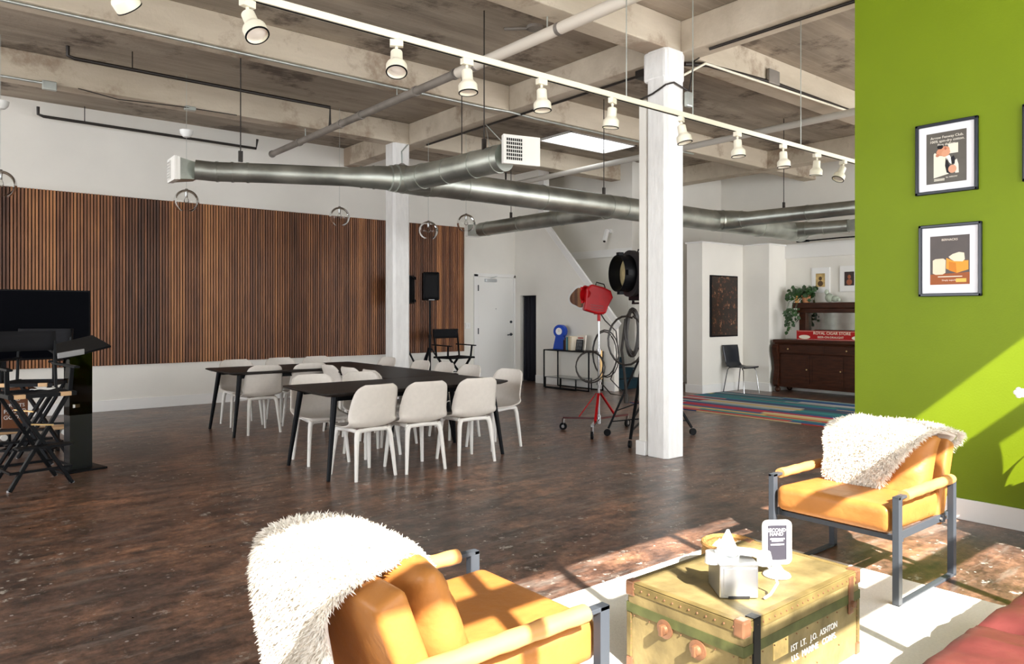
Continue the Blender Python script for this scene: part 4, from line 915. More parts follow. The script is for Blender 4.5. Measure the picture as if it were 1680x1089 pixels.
# colourful striped rug
cr = bpy.data.materials.new('striped_multicolour_rug'); tt, N, L_, b = nt(cr); b.inputs['Roughness'].default_value = .9
tc = N.new('ShaderNodeTexCoord'); sx_ = N.new('ShaderNodeSeparateXYZ'); L_.new(tc.outputs['Object'], sx_.inputs[0])
def mth(op, a, bb=None):
    q = N.new('ShaderNodeMath'); q.operation = op
    (L_.new(a, q.inputs[0]) if hasattr(a, 'links') else setattr(q.inputs[0], 'default_value', a))
    if bb is not None: (L_.new(bb, q.inputs[1]) if hasattr(bb, 'links') else setattr(q.inputs[1], 'default_value', bb))
    return q.outputs[0]
row = mth('FLOOR', mth('MULTIPLY', sx_.outputs[0], 8.0))
w1_ = N.new('ShaderNodeTexWhiteNoise'); w1_.noise_dimensions = '1D'; L_.new(row, w1_.inputs['W'])
band = mth('FLOOR', mth('MULTIPLY', sx_.outputs[0], 3.1))
w0_ = N.new('ShaderNodeTexWhiteNoise'); w0_.noise_dimensions = '1D'; L_.new(band, w0_.inputs['W'])
colm = mth('FLOOR', mth('ADD', mth('MULTIPLY', sx_.outputs[1], .62), mth('ADD', mth('MULTIPLY', w0_.outputs[0], 2.0), mth('MULTIPLY', w1_.outputs[0], .3))))
cv = N.new('ShaderNodeCombineXYZ'); L_.new(row, cv.inputs[0]); L_.new(colm, cv.inputs[1]); w2_ = N.new('ShaderNodeTexWhiteNoise'); w2_.noise_dimensions = '3D'; L_.new(cv.outputs[0], w2_.inputs[0])
r = N.new('ShaderNodeValToRGB'); r.color_ramp.interpolation = 'CONSTANT'; e = r.color_ramp.elements
cols = [(.01, .14, .16), (.42, .02, .05), (.01, .07, .20), (.55, .40, .13), (.45, .42, .40), (.02, .22, .22), (.60, .22, .20), (.035, .05, .09), (.20, .30, .30), (.45, .05, .04), (.62, .52, .30), (.02, .10, .24)]
for i, c_ in enumerate(cols):
    el = e[0] if i == 0 else e.new(i / len(cols)); el.position = i / len(cols); el.color = (*c_, 1)
e[-1].color = (.01, .14, .20, 1)
L_.new(w2_.outputs['Value'], r.inputs[0]); L_.new(r.outputs[0], b.inputs['Base Color'])
o = tag(MB().mm(-1.27, 1.25, -1.65, 1.62, 0, .012).build('area_rug', cr), 'multicoloured striped rug on the floor of the lounge nook', 'rug'); o.location = (10.05, 6.15, 0)

# antique sideboard with mirror hutch
t = thing('sideboard', 'dark antique oak sideboard with scrolled corner posts', 'sideboard', (12.27, 6.25, 0))
MB().mm(-.27, .26, -.92, .98, .885, .945).mm(-.25, .24, -.90, .96, .86, .885).build('top', M['wood'], t, bevel=.012)
MB().mm(-.20, .24, -.86, .92, .14, .70).mm(-.23, .24, -.88, .94, .70, .86).build('carcass', M['wood'], t, bevel=.006)
MB().mm(-.235, -.22, .05, .90, .715, .85).build('drawer', M['wood'], t, bevel=.004); MB().mm(-.235, -.22, -.86, .03, .715, .85).build('drawer', M['wood'], t, bevel=.004)
for y0, y1 in ((-.82, -.30), (-.28, .30), (.32, .86)):
    dd_ = MB().mm(-.212, -.20, y0, y1, .18, .68).mm(-.218, -.21, y0 + .05, y1 - .05, .23, .63).build('door', M['wood'], t, bevel=.003)
    MB().sphere((-.225, y0 + .04, .43), .014, seg=10, rings=6).build('knob', M['brass'], dd_, smooth=True)
for y in (.70, -.35): MB().sphere((-.243, y, .78), .016, seg=10, rings=6).build('knob', M['brass'], t, smooth=True)
for y in (.93, -.87):    # S-curved scroll posts
    m_ = MB(); pts = [(-.27, .86), (-.30, .80), (-.285, .70), (-.24, .55), (-.22, .42), (-.245, .30), (-.27, .22), (-.27, .14), (-.24, .10), (-.17, .10), (-.16, .30), (-.16, .86)]
    m_.poly([(x, y - .05, z) for x, z in pts], (0, .10, 0)); m_.build('scroll_post', M['wood'], t, bevel=.006)
for x in (-.20, .20):
    for y in (-.86, .92): MB().sphere((x, y, .05), .052, sc=(1, 1, .95), seg=14, rings=8).build('foot', M['wood'], t, smooth=True)
MB().mm(.10, .24, .55, .68, .945, 1.50).mm(.10, .24, -.70, -.57, .945, 1.50).mm(.04, .26, -.80, .78, 1.50, 1.60).mm(.06, .25, -.72, .70, 1.42, 1.50).mm(.18, .24, -.6, .6, .945, 1.02).build('hutch_frame', M['wood'], t, bevel=.008)
MB().mm(.20, .21, -.57, .55, 1.02, 1.42).build('mirror', M['ant_mirror'], t)
MB().mm(-.20, .2, -.86, .92, .10, .15).build('plinth', M['wood'], t)

t = thing('store_sign', 'red long sign lettered CIGAR STORE standing on the sideboard', 'sign', (12.16, 6.23, .947), R(-90))
MB().mm(-.62, .62, -.015, .015, 0, .165).build('panel', M['redbox'], t, bevel=.002)
text('ROYAL CIGAR STORE', 'lettering', .068, M['cream'], t, (.02, -.0165, .098), (R(90), 0, 0))
text('BEER-ON-DRAUGHT', 'lettering', .050, M['cream'], t, (0, -.0165, .035), (R(90), 0, 0))
for sx in (-.47, .47):
    q = MB().cyl((sx, -.0155, .05), (sx, -.017, .05), .5, seg=24); bmesh.ops.transform(q.b, matrix=Matrix.Translation((sx, 0, .05)) @ Matrix.Diagonal((.21, 1, .07, 1)) @ Matrix.Translation((-sx, 0, -.05)), verts=q.b.verts[:]); q.build('oval_medallion', M['cream'], t)
MB().mm(-.60, .60, -.0165, -.0155, .150, .154).mm(-.60, .60, -.0165, -.0155, .008, .012).build('border_line', M['cream'], t)
for i, (y, z, label, cols) in enumerate(((6.62, 2.00, 'small white framed gold print, above the plant on the hutch', ((.55, .38, .14), (.10, .06, .03))), (6.10, 2.01, 'small white framed dark portrait print, next to the green wall edge', ((.03, .012, .010), (.35, .12, .06))))):
    t = thing('framed_print', label, 'picture', (12.57, y, z))
    MB().mm(-.025, -.001, -.17, .17, -.225, .225).build('frame', M['white'], t, bevel=.003)
    MB().mm(-.027, -.025, -.155, .155, -.21, .21).build('mat_board', M['paper'], t)
    p_ = MB().mm(-.029, -.027, -.085, .085, -.12, .12).build('print', mat('print_ground', cols[0], .4, var=.4, scale=12), t)
    MB().sphere((-.029, 0, .03), .03, sc=(.05, 1, 1.2)).sphere((-.029, 0, -.06), .05, sc=(.05, 1, 1)).build('figure', mat('print_figure', cols[1], .5), p_, smooth=True)

# trailing plant on the hutch
t = thing('potted_plant', 'trailing dark green plant in a pot on top of the sideboard hutch', 'plant', (12.39, 6.80, 1.60))
MB().lathe([(0, 0), (.06, 0), (.085, .13), (.075, .13), (.07, .11), (0, .11)], seg=20).build('pot', M['terracotta'], t, smooth=True)
rr = random.Random(3); lv = MB(); stems = MB()
def leaf3(m_, c_, n_, s_):
    c_ = Vector(c_); n_ = Vector(n_).normalized(); d_ = (Vector((rr.uniform(-1, 1), rr.uniform(-1, 1), -.8))).normalized(); sd = d_.cross(n_).normalized(); pts = []
    for (l_, w_) in ((0, 0), (.25, .42), (.6, .36), (1, 0), (.6, -.36), (.25, -.42)): pts.append(m_.b.verts.new(c_ + d_ * (l_ * s_) + sd * (w_ * s_) + n_ * (-.12 * s_ * abs(w_) * 2)))
    m_.b.faces.new(pts)
for k_ in range(20):
    a = rr.uniform(0, 2 * math.pi); L0 = rr.uniform(.12, .34); p0 = Vector((0, 0, .12)); p1 = Vector((L0 * .6 * math.cos(a) * .6, L0 * math.sin(a), .12 + rr.uniform(.02, .22))); p2 = p1 + Vector((-.05, .06 * math.sin(a), -rr.uniform(.05, .2)))
    stems.tube([p0, (p0 + p1) / 2 + Vector((0, 0, .05)), p1, p2], .003, 5)
    for q in range(6): p = p0.lerp(p1, .3 + .14 * q) if q < 4 else p1.lerp(p2, (q - 3) * .4); leaf3(lv, p + Vector((rr.uniform(-.03, .03), rr.uniform(-.03, .03), rr.uniform(0, .05))), (-.8, rr.uniform(-.6, .6), .6), rr.uniform(.07, .12))
for k_ in range(6):
    y0 = rr.uniform(-.02, .22); Lz = rr.uniform(.25, .62); pts = [Vector((-.10, y0 * .5, .1)), Vector((-.22, y0, .02)), Vector((-.26, y0 + .02, -.1)), Vector((-.25, y0 + .03, -Lz))]
    stems.tube(pts, .003, 5)
    for q in range(int(Lz / .045)): leaf3(lv, pts[2].lerp(pts[3], q / (Lz / .045)) + Vector((rr.uniform(-.04, .02), rr.uniform(-.05, .05), 0)), (-1, rr.uniform(-.5, .5), .3), rr.uniform(.05, .085))
lv.build('leaves', M['leaf'], t); stems.build('stems', M['leaf'], t, smooth=True)
t = thing('ornament', 'pale carved ornament on the hutch top right of the plant', 'ornament', (12.36, 6.36, 1.60))
MB().sphere((0, 0, .08), .07, sc=(.7, 1.1, 1.1)).sphere((0, -.10, .06), .06, sc=(.7, 1.2, .9)).sphere((0, .05, .18), .045, sc=(.8, .8, 1.1)).sphere((0, -.16, .05), .035).build('figure', mat('pale_green_ceramic', (.42, .47, .38), .4, var=.3, scale=10), t, smooth=True)
t = thing('candle', 'small glowing orange glass candle at the left end of the hutch top', 'candle', (12.33, 6.985, 1.60)) if False else thing('vase', 'small orange and white vase half hidden in the trailing plant', 'vase', (12.30, 6.93, 1.60))
MB().lathe([(0, 0), (.03, 0), (.04, .03), (.03, .08), (.02, .11), (.025, .12)], seg=18, caps=False).build('body', mat('orange_glaze', (.75, .35, .10), .3), t, smooth=True)
o = tag(MB().box((0, 0, 0), (.12, .5, .12)).build('storage_box', M['redbox'], None, bevel=.01), 'red box on the floor left of the nook partition end', 'box'); o.location = (11.5, 9.25, .07)
t = thing('wall_bracket', 'dark pipe stub and cable lying on top of the nook partition cap', 'bracket', (12.45, 6.9, 2.69))
MB().box((0, 0, .02), (.06, .22, .035)).tube([(0, -.1, .02), (0, -.7, .03), (0, -1.3, .02)], .012, 8).build('bracket_body', M['black'], t)
# ================================================================ foreground seating corner
o = tag(MB().mm(-1.35, 1.39, -1.6, 1.57, 0, .009).build('area_rug', M['rug'], None, bevel=.003), 'large plain white woven rug under the military trunk', 'rug'); o.location = (2.69, 1.10, 0)

from mathutils import noise as mnoise
def cushion(w_, d_, h_, wr=.012, seed=0, n=26, puff=.42):
    # soft pillow, w_ along x, d_ along y, thickness h_; rim piping comes from the pinched edge
    m_ = MB(); top = []; bot = []
    for i in range(n + 1):
        rt, rb = [], []
        for j in range(n + 1):
            u = i / n * 2 - 1; v = j / n * 2 - 1
            x = w_ / 2 * u * (1 - .05 * v * v * 0 - .04 * (1 - abs(u)) * 0); y = d_ / 2 * v
            x *= 1 - .05 * (1 - v * v) * 0; e = max(0, (1 - abs(u) ** 3.2)) ** puff * max(0, (1 - abs(v) ** 3.2)) ** puff
            q = mnoise.noise(Vector((u * 3.2 + seed, v * 3.2, seed * 1.7))) * wr * 1.4 + abs(mnoise.noise(Vector((u * 9 + seed, v * 2.2, seed)))) * wr
            cr_ = .94 + .06 * (abs(u) ** 4 + abs(v) ** 4) if abs(u) < 1 or abs(v) < 1 else 1
            z = h_ / 2 * e
            rt.append(m_.b.verts.new((x * cr_, y * cr_, z - q * e)))
            rb.append(rt[-1] if (i in (0, n) or j in (0, n)) else m_.b.verts.new((x * cr_, y * cr_, -z + q * e)))
        top.append(rt); bot.append(rb)
    for i in range(n):
        for j in range(n):
            m_.b.faces.new((top[i][j], top[i + 1][j], top[i + 1][j + 1], top[i][j + 1]))
            f_ = (bot[i][j], bot[i][j + 1], bot[i + 1][j + 1], bot[i + 1][j])
            if len(set(f_)) == 4:
                try: m_.b.faces.new(f_)
                except ValueError: pass
    return m_
def rounded_slab(w_, d_, h_, r_=.04, seg=5):
    m_ = MB(); m_.box((0, 0, 0), (w_, d_, h_)); bmesh.ops.bevel(m_.b, geom=m_.b.edges[:] + m_.b.verts[:], offset=r_, segments=seg, profile=.6, affect='EDGES'); return m_
def make_armchair(label, loc, rz):
    t = thing('armchair', label, 'armchair', loc, rz, None)
    W = .33
    for s_ in (-1, 1):
        x = s_ * W
        MB().mm(x - .006 - .010, x + .006 + .010, -.36, -.32, 0, .53).build('leg', M['steel'], t, bevel=.002)
        MB().mm(x - .016, x + .016, .31, .35, 0, .53).build('leg', M['steel'], t, bevel=.002)
        MB().mm(x - .016, x + .016, -.36, .35, 0, .014).build('floor_runner', M['steel'], t, bevel=.002)
        MB().mm(x - .016, x + .016, -.36, .35, .516, .53).build('arm_bar', M['steel'], t, bevel=.002)
        MB().mm(x - s_ * .02 - .008, x - s_ * .02 + .008, -.33, .34, .305, .345).build('seat_rail', M['steel'], t, bevel=.002)
        for yy in (.20, .26): MB().cyl((x + s_ * .0, yy, .325), (x - s_ * .012 + s_ * .002, yy, .325), .008, seg=10).build('bolt', M['silver'], t)
        m_ = MB(); pts = [(x, -.27 + .59 * i / 14, .523) for i in range(15)]
        m_.tube(pts, [.026 + .0015 * math.sin(i * 2.1) for i in range(15)], 16)
        for v_ in m_.b.verts: v_.co.x = x + (v_.co.x - x) * 1.12
        m_.build('arm_wrap', M['strapwood'], t, smooth=True)
    MB().mm(-W, W, .21, .24, .305, .345).build('rear_cross_rail', M['steel'], t); MB().mm(-W, W, -.30, -.27, .30, .325).build('front_cross_rail', M['steel'], t)
    # seat
    m_ = rounded_slab(.60, .66, .125, .045, 6)
    for v_ in m_.b.verts:
        v_.co.z += .018 * math.cos(v_.co.x * 3.6) * (v_.co.z > 0) - .0 + .03 * (-v_.co.y) * 1.0
    bmesh.ops.transform(m_.b, matrix=Matrix.Translation((0, -.035, .395)), verts=m_.b.verts[:])
    m_.build('seat', M['leather'], t, smooth=True, auto=60)
    BM_ = Matrix.Translation((0, .30, .505)) @ Matrix.Rotation(R(-21), 4, 'X')
    m_ = rounded_slab(.63, .095, .46, .028, 4); bmesh.ops.transform(m_.b, matrix=BM_, verts=m_.b.verts[:])
    m_.build('back_panel', M['leather'], t, smooth=True, auto=60)
    m_ = cushion(.585, .42, .19, wr=.014, seed=3.1); bmesh.ops.transform(m_.b, matrix=BM_ @ Matrix.Translation((0, -.130, .0)) @ Matrix.Rotation(R(90), 4, 'X'), verts=m_.b.verts[:])
    m_.build('back_cushion', M['leather'], t, smooth=True, auto=0)
    return t, BM_
aR, BMX = make_armchair('tan leather armchair in front of the green wall', (4.03, 1.89, .002), R(-90))
aL, _ = make_armchair('tan leather armchair at the bottom of the picture, seen from behind', (1.29, 1.885, .002), R(90))

def sheepskin(label, loc, rz, path, halfw, xc, seed, nblade):
    """a fleece draped along a path (local y, z) with varying half width and centre"""
    t = thing('sheepskin', label, 'sheepskin', loc, rz, None)
    rr = random.Random(seed); n = len(path) - 1
    def at(arr, f):
        f = min(max(f, 0), 1) * (len(arr) - 1); i = min(int(f), len(arr) - 2); u = f - i; p0 = arr[max(i - 1, 0)]; p1 = arr[i]; p2 = arr[i + 1]; p3 = arr[min(i + 2, len(arr) - 1)]
        return .5 * (2 * p1 + (p2 - p0) * u + (2 * p0 - 5 * p1 + 4 * p2 - p3) * u * u + (3 * p1 - p0 - 3 * p2 + p3) * u ** 3)
    ys = [p[0] for p in path]; zs = [p[1] for p in path]
    def pos(a, b):
        s_ = b * 2 - 1; hw = at(halfw, a) * (1 + .06 * math.sin(a * 17 + s_ * 3)); x = at(xc, a) + hw * s_
        q = .012 * mnoise.noise(Vector((a * 6 + seed, b * 4, 0)))
        return Vector((x, at(ys, a) + q - .0 * s_ * s_, at(zs, a) + q - .02 * abs(s_) ** 3))
    def nrm(a, b):
        e = .01; d1 = pos(min(a + e, 1), b) - pos(max(a - e, 0), b); d2 = pos(a, min(b + e, 1)) - pos(a, max(b - e, 0)); v_ = d1.cross(d2)
        return (v_.normalized() if v_.length > 1e-9 else Vector((0, 0, 1))), d1.normalized()
    az_ = max(range(1, 40), key=lambda k_: pos(k_ / 40, .5).z) / 40; sg = 1 if nrm(az_, .5)[0].z > 0 else -1
    m_ = MB(); m_.grid(lambda a, b: pos(.015 + .97 * a, .035 + .93 * b), 30, 18); m_.build('hide', M['fur'], t, smooth=True, solid=.02, auto=0)
    f_ = MB()
    for k_ in range(nblade):
        a = rr.random(); b = rr.random()
        if rr.random() < .20: b = rr.choice((rr.uniform(0, .03), rr.uniform(.97, 1)))
        if rr.random() < .10: a = rr.choice((rr.uniform(0, .015), rr.uniform(.985, 1)))
        p = pos(a, b); N_, T_ = nrm(a, b); N_ = N_ * sg; S_ = T_.cross(N_)
        edge = (b * 2 - 1) * S_ * (1 if S_.x > 0 else -1)
        d_ = (N_ * .85 + Vector((rr.uniform(-.6, .6), rr.uniform(-.6, .6), rr.uniform(-.75, .25))) + Vector(((1 if b > .5 else -1) * (1.0 if b < .03 or b > .97 else 0), 0, 0)) + T_ * (1.0 if a > .98 else (-1.0 if a < .02 else 0))).normalized()
        L0 = rr.uniform(.022, .042); w0 = rr.uniform(.0022, .0045); s1 = d_.cross(Vector((rr.uniform(-1, 1), rr.uniform(-1, 1), rr.uniform(-1, 1)))).normalized() * w0
        p = p + N_ * .008; q = p + d_ * L0 * .55; e_ = p + (d_ + Vector((rr.uniform(-.3, .3), rr.uniform(-.3, .3), -.25))).normalized() * L0
        v0, v1, v2, v3, v4 = (f_.b.verts.new(c_) for c_ in (p - s1, p + s1, q - s1 * .8, q + s1 * .8, e_))
        f_.b.faces.new((v0, v1, v3, v2)); f_.b.faces.new((v2, v3, v4))
    o = f_.build('wool', M['fur'], t, smooth=True, auto=0); o['kind'] = 'stuff'
    return t
sheepskin('cream sheepskin draped over the front of the chair by the green wall', (4.03, 1.89, -.050), R(-90),
          [(.40, .54), (.43, .64), (.45, .73), (.44, .80), (.37, .83), (.26, .835), (.17, .81), (.11, .745), (.075, .67), (.05, .59), (.04, .50)],
          [.10, .18, .24, .285, .29, .27, .24, .21, .19, .16, .09], [.05, .05, .03, .03, .02, .01, -.01, -.03, -.04, -.06, -.08], 4, 24000)
sheepskin('cream sheepskin hanging down the back of the chair nearest the camera', (1.28, 1.885, -.055), R(90),
          [(.44, .20), (.43, .32), (.43, .44), (.435, .58), (.445, .70), (.43, .77), (.37, .805), (.28, .81), (.19, .795), (.13, .745)],
          [.10, .14, .19, .23, .25, .26, .26, .25, .22, .16], [.03, .05, .08, .10, .11, .105, .10, .10, .09, .09], 9, 30000)

# ---------------------------------------------------------------- military trunk
TX0, TX1, TY0, TY1, TZ = 2.21, 3.05, 1.44, 1.97, .355
t = thing('trunk', 'worn olive military trunk with white stencilled lettering, on the white rug', 'trunk', ((TX0 + TX1) / 2, (TY0 + TY1) / 2, .009))
hx_, hy_ = (TX1 - TX0) / 2, (TY1 - TY0) / 2; TH = TZ - .009
MB().mm(-hx_ + .004, hx_ - .004, -hy_ + .004, hy_ - .004, 0, TH - .10).build('body', M['trunk'], t, bevel=.006)
MB().mm(-hx_, hx_, -hy_, hy_, TH - .098, TH).build('lid', M['trunk'], t, bevel=.012)
e_ = MB()
for sx in (-1, 1): e_.mm(sx * hx_ - .003, sx * hx_ + .003, -hy_, hy_, TH - .040, TH - .004).mm(sx * (hx_ - .012) - .014, sx * (hx_ - .012) + .012, -hy_, hy_, TH - .002, TH + .002)
for sy in (-1, 1): e_.mm(-hx_, hx_, sy * hy_ - .003, sy * hy_ + .003, TH - .040, TH - .004).mm(-hx_, hx_, sy * (hy_ - .012) - .014, sy * (hy_ - .012) + .012, TH - .002, TH + .002)
e_.build('lid_edging', M['trunkedge'], t, bevel=.0015)
e_ = MB()
for sx in (-1, 1): e_.mm(sx * hx_ - .002, sx * hx_ + .002, -hy_, hy_, TH - .118, TH - .082)
for sy in (-1, 1): e_.mm(-hx_, hx_, sy * hy_ - .002, sy * hy_ + .002, TH - .118, TH - .082)
e_.build('green_band', M['trunkband'], t)
rv = MB()
def rivet(x, y, z, r_=.0042): rv.sphere((x, y, z), r_, seg=6, rings=4)
n = 20
for i in range(n + 1):
    x = -hx_ + .04 + (2 * hx_ - .08) * i / n; rivet(x, -hy_ - .003, TH - .022); rivet(x, hy_ + .003, TH - .022)
    if i % 2 == 0: rivet(x, -hy_ - .001, TH - .128, .003)
for i in range(13):
    y = -hy_ + .04 + (2 * hy_ - .08) * i / 12; rivet(-hx_ - .003, y, TH - .022)
    if i % 2 == 0: rivet(-hx_ - .001, y, TH - .128, .003)
for i in range(8):
    for y in (-hy_ + .02, hy_ - .02): rivet(-hx_ + .002, y, .02 + i * .028, .0035)
    for x in (-hx_ + .02, hx_ - .02): rivet(x, -hy_ + .002, .02 + i * .028, .0035)
for i in range(9): rivet(-hx_ + .09 + i * .085 + random.uniform(-.02, .02), -hy_ + .002, .07 + random.uniform(-.02, .12), .003)
q = rv.build('rivets', M['copper'], t, smooth=True); q['kind'] = 'stuff'
for sx in (-1, 1):
    for sy in (-1, 1):
        m_ = MB(); m_.mm(sx * hx_ - sx * .042, sx * hx_ + sx * .005, sy * hy_ - sy * .042, sy * hy_ + sy * .005, TH - .055, TH + .005)
        m_.build('corner_cap', M['copper'], t, bevel=.008)
        MB().mm(sx * hx_ - sx * .030, sx * hx_ + sx * .003, sy * hy_ - sy * .030, sy * hy_ + sy * .003, 0, .05).build('corner_cap', M['copper'], t, bevel=.006)
        MB().mm(sx * hx_ - sx * .022, sx * hx_ + sx * .001, sy * hy_ - sy * .022, sy * hy_ + sy * .001, .05, TH - .12).build('corner_strip', M['trunkedge'], t, bevel=.003)
for y, z in ((1.78 - (TY0 + TY1) / 2, .215), (1.63 - (TY0 + TY1) / 2, .19)):
    c_ = MB().lathe([(0, 0), (.036, 0), (.036, .006), (.020, .009), (.018, .022), (.010, .026), (0, .026)], (-hx_ + .003, y, z), seg=20, mt=Matrix.Rotation(R(-90), 4, 'Y')).build('catch', M['copper'], t, smooth=True)
    MB().mm(-hx_ - .03, -hx_ - .004, y - .008, y + .008, z - .02, z + .02).build('catch_tongue', M['copper'], c_, bevel=.003)
MB().mm(-hx_ + .055, -hx_ + .095, -hy_ - .006, -hy_ + .002, .0, TH + .002).mm(-hx_ + .055, -hx_ + .095, -hy_ - .006, -hy_ + .03, TH, TH + .005).build('strap', mat('black_leather_strap', (.010, .010, .010), .6), t)  # plain black strip down the front face, turned over the lid edge
MB().mm(hx_ - .10, hx_ - .065, -hy_ - .008, -hy_ + .002, TH - .16, TH - .01).cyl((hx_ - .0825, -hy_ - .022, TH - .12), (hx_ - .0825, -hy_, TH - .12), .014).build('hasp', M['copper'], t, bevel=.003)
text('1ST  LT.   J.O.  ASHTON', 'lettering', .034, M['paper'], t, (.06, -hy_ - .0005 + .003, .158), (R(90), 0, 0), ext=.001)
text('U.S.  MARINE   CORPS.', 'lettering', .034, M['paper'], t, (.06, -hy_ - .0005 + .003, .118), (R(90), 0, 0), ext=.001)
MB().mm(-hx_ + .19, -hx_ + .29, -hy_ + .0025, -hy_ + .004, .16, TH - .12).build('paper_label', mat('yellowed_label', (.72, .52, .20), .6, var=.3, scale=20), t)

# tissue dispenser with a telephone receiver on top, acrylic sign, basket
t = thing('tissue_dispenser', 'silver tissue box topped with a white telephone receiver on the trunk', 'tissue box', (2.435, 1.635, TZ + .003), R(-39))
MB().mm(-.072, .072, -.078, .078, 0, .125).build('box_body', M['silver'], t, bevel=.004)
MB().mm(-.058, .066, -.081, -.077, .012, .112).build('front_plate', M['silver'], t, bevel=.002)
MB().mm(-.04, .04, -.0815, -.078, 0, .008).build('bottom_slot', M['dark'], t)
MB().mm(-.074, .074, -.08, .08, .120, .128).build('lid', M['silver'], t, bevel=.002)
rc = MB(); rc.tube([(-.075, -.03, .150), (-.05, -.03, .158), (0, -.03, .163), (.07, -.03, .155), (.105, -.03, .142)], [.017, .015, .0145, .015, .016], 14)
rc.cyl((-.085, -.03, .160), (-.085, -.03, .118), .026, .030, seg=20).cyl((.108, -.03, .156), (.113, -.03, .112), .025, .030, seg=20)
rc.build('receiver', M['white'], t, smooth=True)
MB().tube([(.11, -.03, .115), (.14, -.045, .09), (.15, -.06, .05), (.12, -.07, .012), (.09, -.09, .006)], .005, 8).build('receiver_cord', M['white'], t, smooth=True)
MB().grid(lambda a, b: ((a - .5) * .11 * (1 - b * .93) - .015, .02 + .022 * math.sin(a * 7) * (1 - b) - .01 * b, .126 + .105 * b), 12, 8).build('tissue', M['paper'], t, smooth=True, solid=.001, auto=0)
t = thing('sign_stand', 'white framed grey notice on a round white base on the trunk', 'sign', (2.72, 1.62, TZ + .003), R(-33))
m_ = MB(); pts = []
for cx_, cz_, a0 in ((.040, .200, 0), (-.040, .200, 90), (-.040, .065, 180), (.040, .065, 270)):
    for a in range(0, 91, 15): pts.append((cx_ + .022 * math.cos(R(a0 + a)), cz_ + .022 * math.sin(R(a0 + a))))
m_.poly([(x, -.004, z) for x, z in pts], (0, .008, 0)); m_.build('frame', M['white'], t)
MB().mm(-.040, .040, -.0055, -.004, .062, .202).build('notice', mat('grey_notice', (.035, .033, .045), .6), t)
text('SECOND', 'lettering', .020, M['paper'], t, (-.004, -.0058, .176), (R(90), 0, 0), ext=.0003); text('HAND', 'lettering', .020, M['paper'], t, (-.004, -.0058, .160), (R(90), 0, 0), ext=.0003)
for z, w_ in ((.145, .060), (.137, .048), (.122, .056)): MB().mm(-w_ / 2, w_ / 2, -.0060, -.0054, z, z + .005).build('text_line', M['paper'], t)
MB().lathe([(0, 0), (.055, 0), (.052, .006), (.028, .02), (.012, .045), (.010, .06)], (-.0, .0, 0), seg=28, caps=False).build('base', M['white'], t, smooth=True)
t = thing('wicker_basket', 'low round straw basket behind the military trunk', 'basket', (3.40, 2.30, .009))
MB().lathe([(0, 0), (.11, 0), (.145, .05), (.15, .11), (.14, .17), (.13, .17), (.135, .11), (.12, .03), (0, .02)], seg=36).build('basket_body', M['wicker'], t, smooth=True)
MB().tube([(.138 * math.cos(2 * math.pi * k_ / 30), .138 * math.sin(2 * math.pi * k_ / 30), .175) for k_ in range(30)], .014, 8, closed=True).build('rim', M['wicker'], t, smooth=True)
o = thing('folded_blanket', 'cream cloth lying in the straw basket behind the trunk', 'blanket', (3.40, 2.30, .12))
m_ = cushion(.22, .2, .14, wr=.02, seed=8, n=14); m_.build('cloth', mat('cream_cloth', (.80, .72, .58), .9), o, smooth=True, auto=0)

# ---------------------------------------------------------------- maroon sofa entering at the bottom right
t = thing('sofa', 'worn maroon leather sofa corner at the bottom right', 'sofa', (2.98, .47, .022))
m_ = rounded_slab(1.9, .84, .22, .06, 5); bmesh.ops.transform(m_.b, matrix=Matrix.Translation((0, 0, .16)), verts=m_.b.verts[:]); m_.build('base', M['maroon'], t, smooth=True, auto=60)
for i, x in enumerate((-.64, 0, .64)):
    m_ = cushion(.66, .80, .20, wr=.014, seed=i * 2.3 + 1, n=24, puff=.25); bmesh.ops.transform(m_.b, matrix=Matrix.Translation((x, .03, .345)), verts=m_.b.verts[:]); m_.build('seat_cushion', M['maroon'], t, smooth=True, auto=0)
m_ = rounded_slab(1.9, .22, .58, .07, 5); bmesh.ops.transform(m_.b, matrix=Matrix.Translation((0, -.36, .42)), verts=m_.b.verts[:]); m_.build('backrest', M['maroon'], t, smooth=True, auto=60)
for x in (-.85, .85):
    for y in (-.33, .33): MB().cyl((x, y, 0), (x, y, .06), .025).build('foot', M['wood'], t, smooth=True)

# ---------------------------------------------------------------- side table and flowers beside the green wall (just outside the right edge)
t = thing('side_table', 'small side table just beyond the right edge by the green wall', 'table', (5.33, 1.08, 0))
MB().mm(-.2, .2, -.26, .26, .50, .54).build('top', M['wood'], t, bevel=.005)
MB().mm(-.17, .17, -.23, .23, .1, .5).build('cabinet_body', M['wood'], t)
for sx in (-.16, .16):
    for sy in (-.22, .22): MB().mm(sx - .015, sx + .015, sy - .015, sy + .015, 0, .5).build('leg', M['wood'], t)
t = thing('flower_pot', 'leafy plant with a white flower at the right edge by the green wall', 'plant', (5.38, 1.12, .54))
MB().lathe([(0, 0), (.07, 0), (.10, .15), (.09, .15), (.08, .12), (0, .12)], seg=20).build('pot', M['white'], t, smooth=True)
for ax, ay, az, w_ in ((.06, .30, .42, .035), (.02, .24, .30, .04), (.05, .34, .22, .045), (.04, .22, .52, .03), (-.12, .12, .42, .04), (-.05, -.2, .4, .045), (.08, -.1, .46, .04), (.05, .12, .58, .028), (.0, .30, .12, .05), (-.15, -.05, .3, .04)):
    m_ = MB(); leafblade(m_, (ax * .2, ay * .15, .12), (ax, ay, az), w_, bend=.12); m_.build('leaf', M['leaf'], t, smooth=True)
m_ = MB(); m_.tube([(0, 0, .12), (.0, .12, .34), (-.02, .30, .42), (-.05, .39, .39)], .004, 6); m_.build('stem', M['leaf'], t, smooth=True)
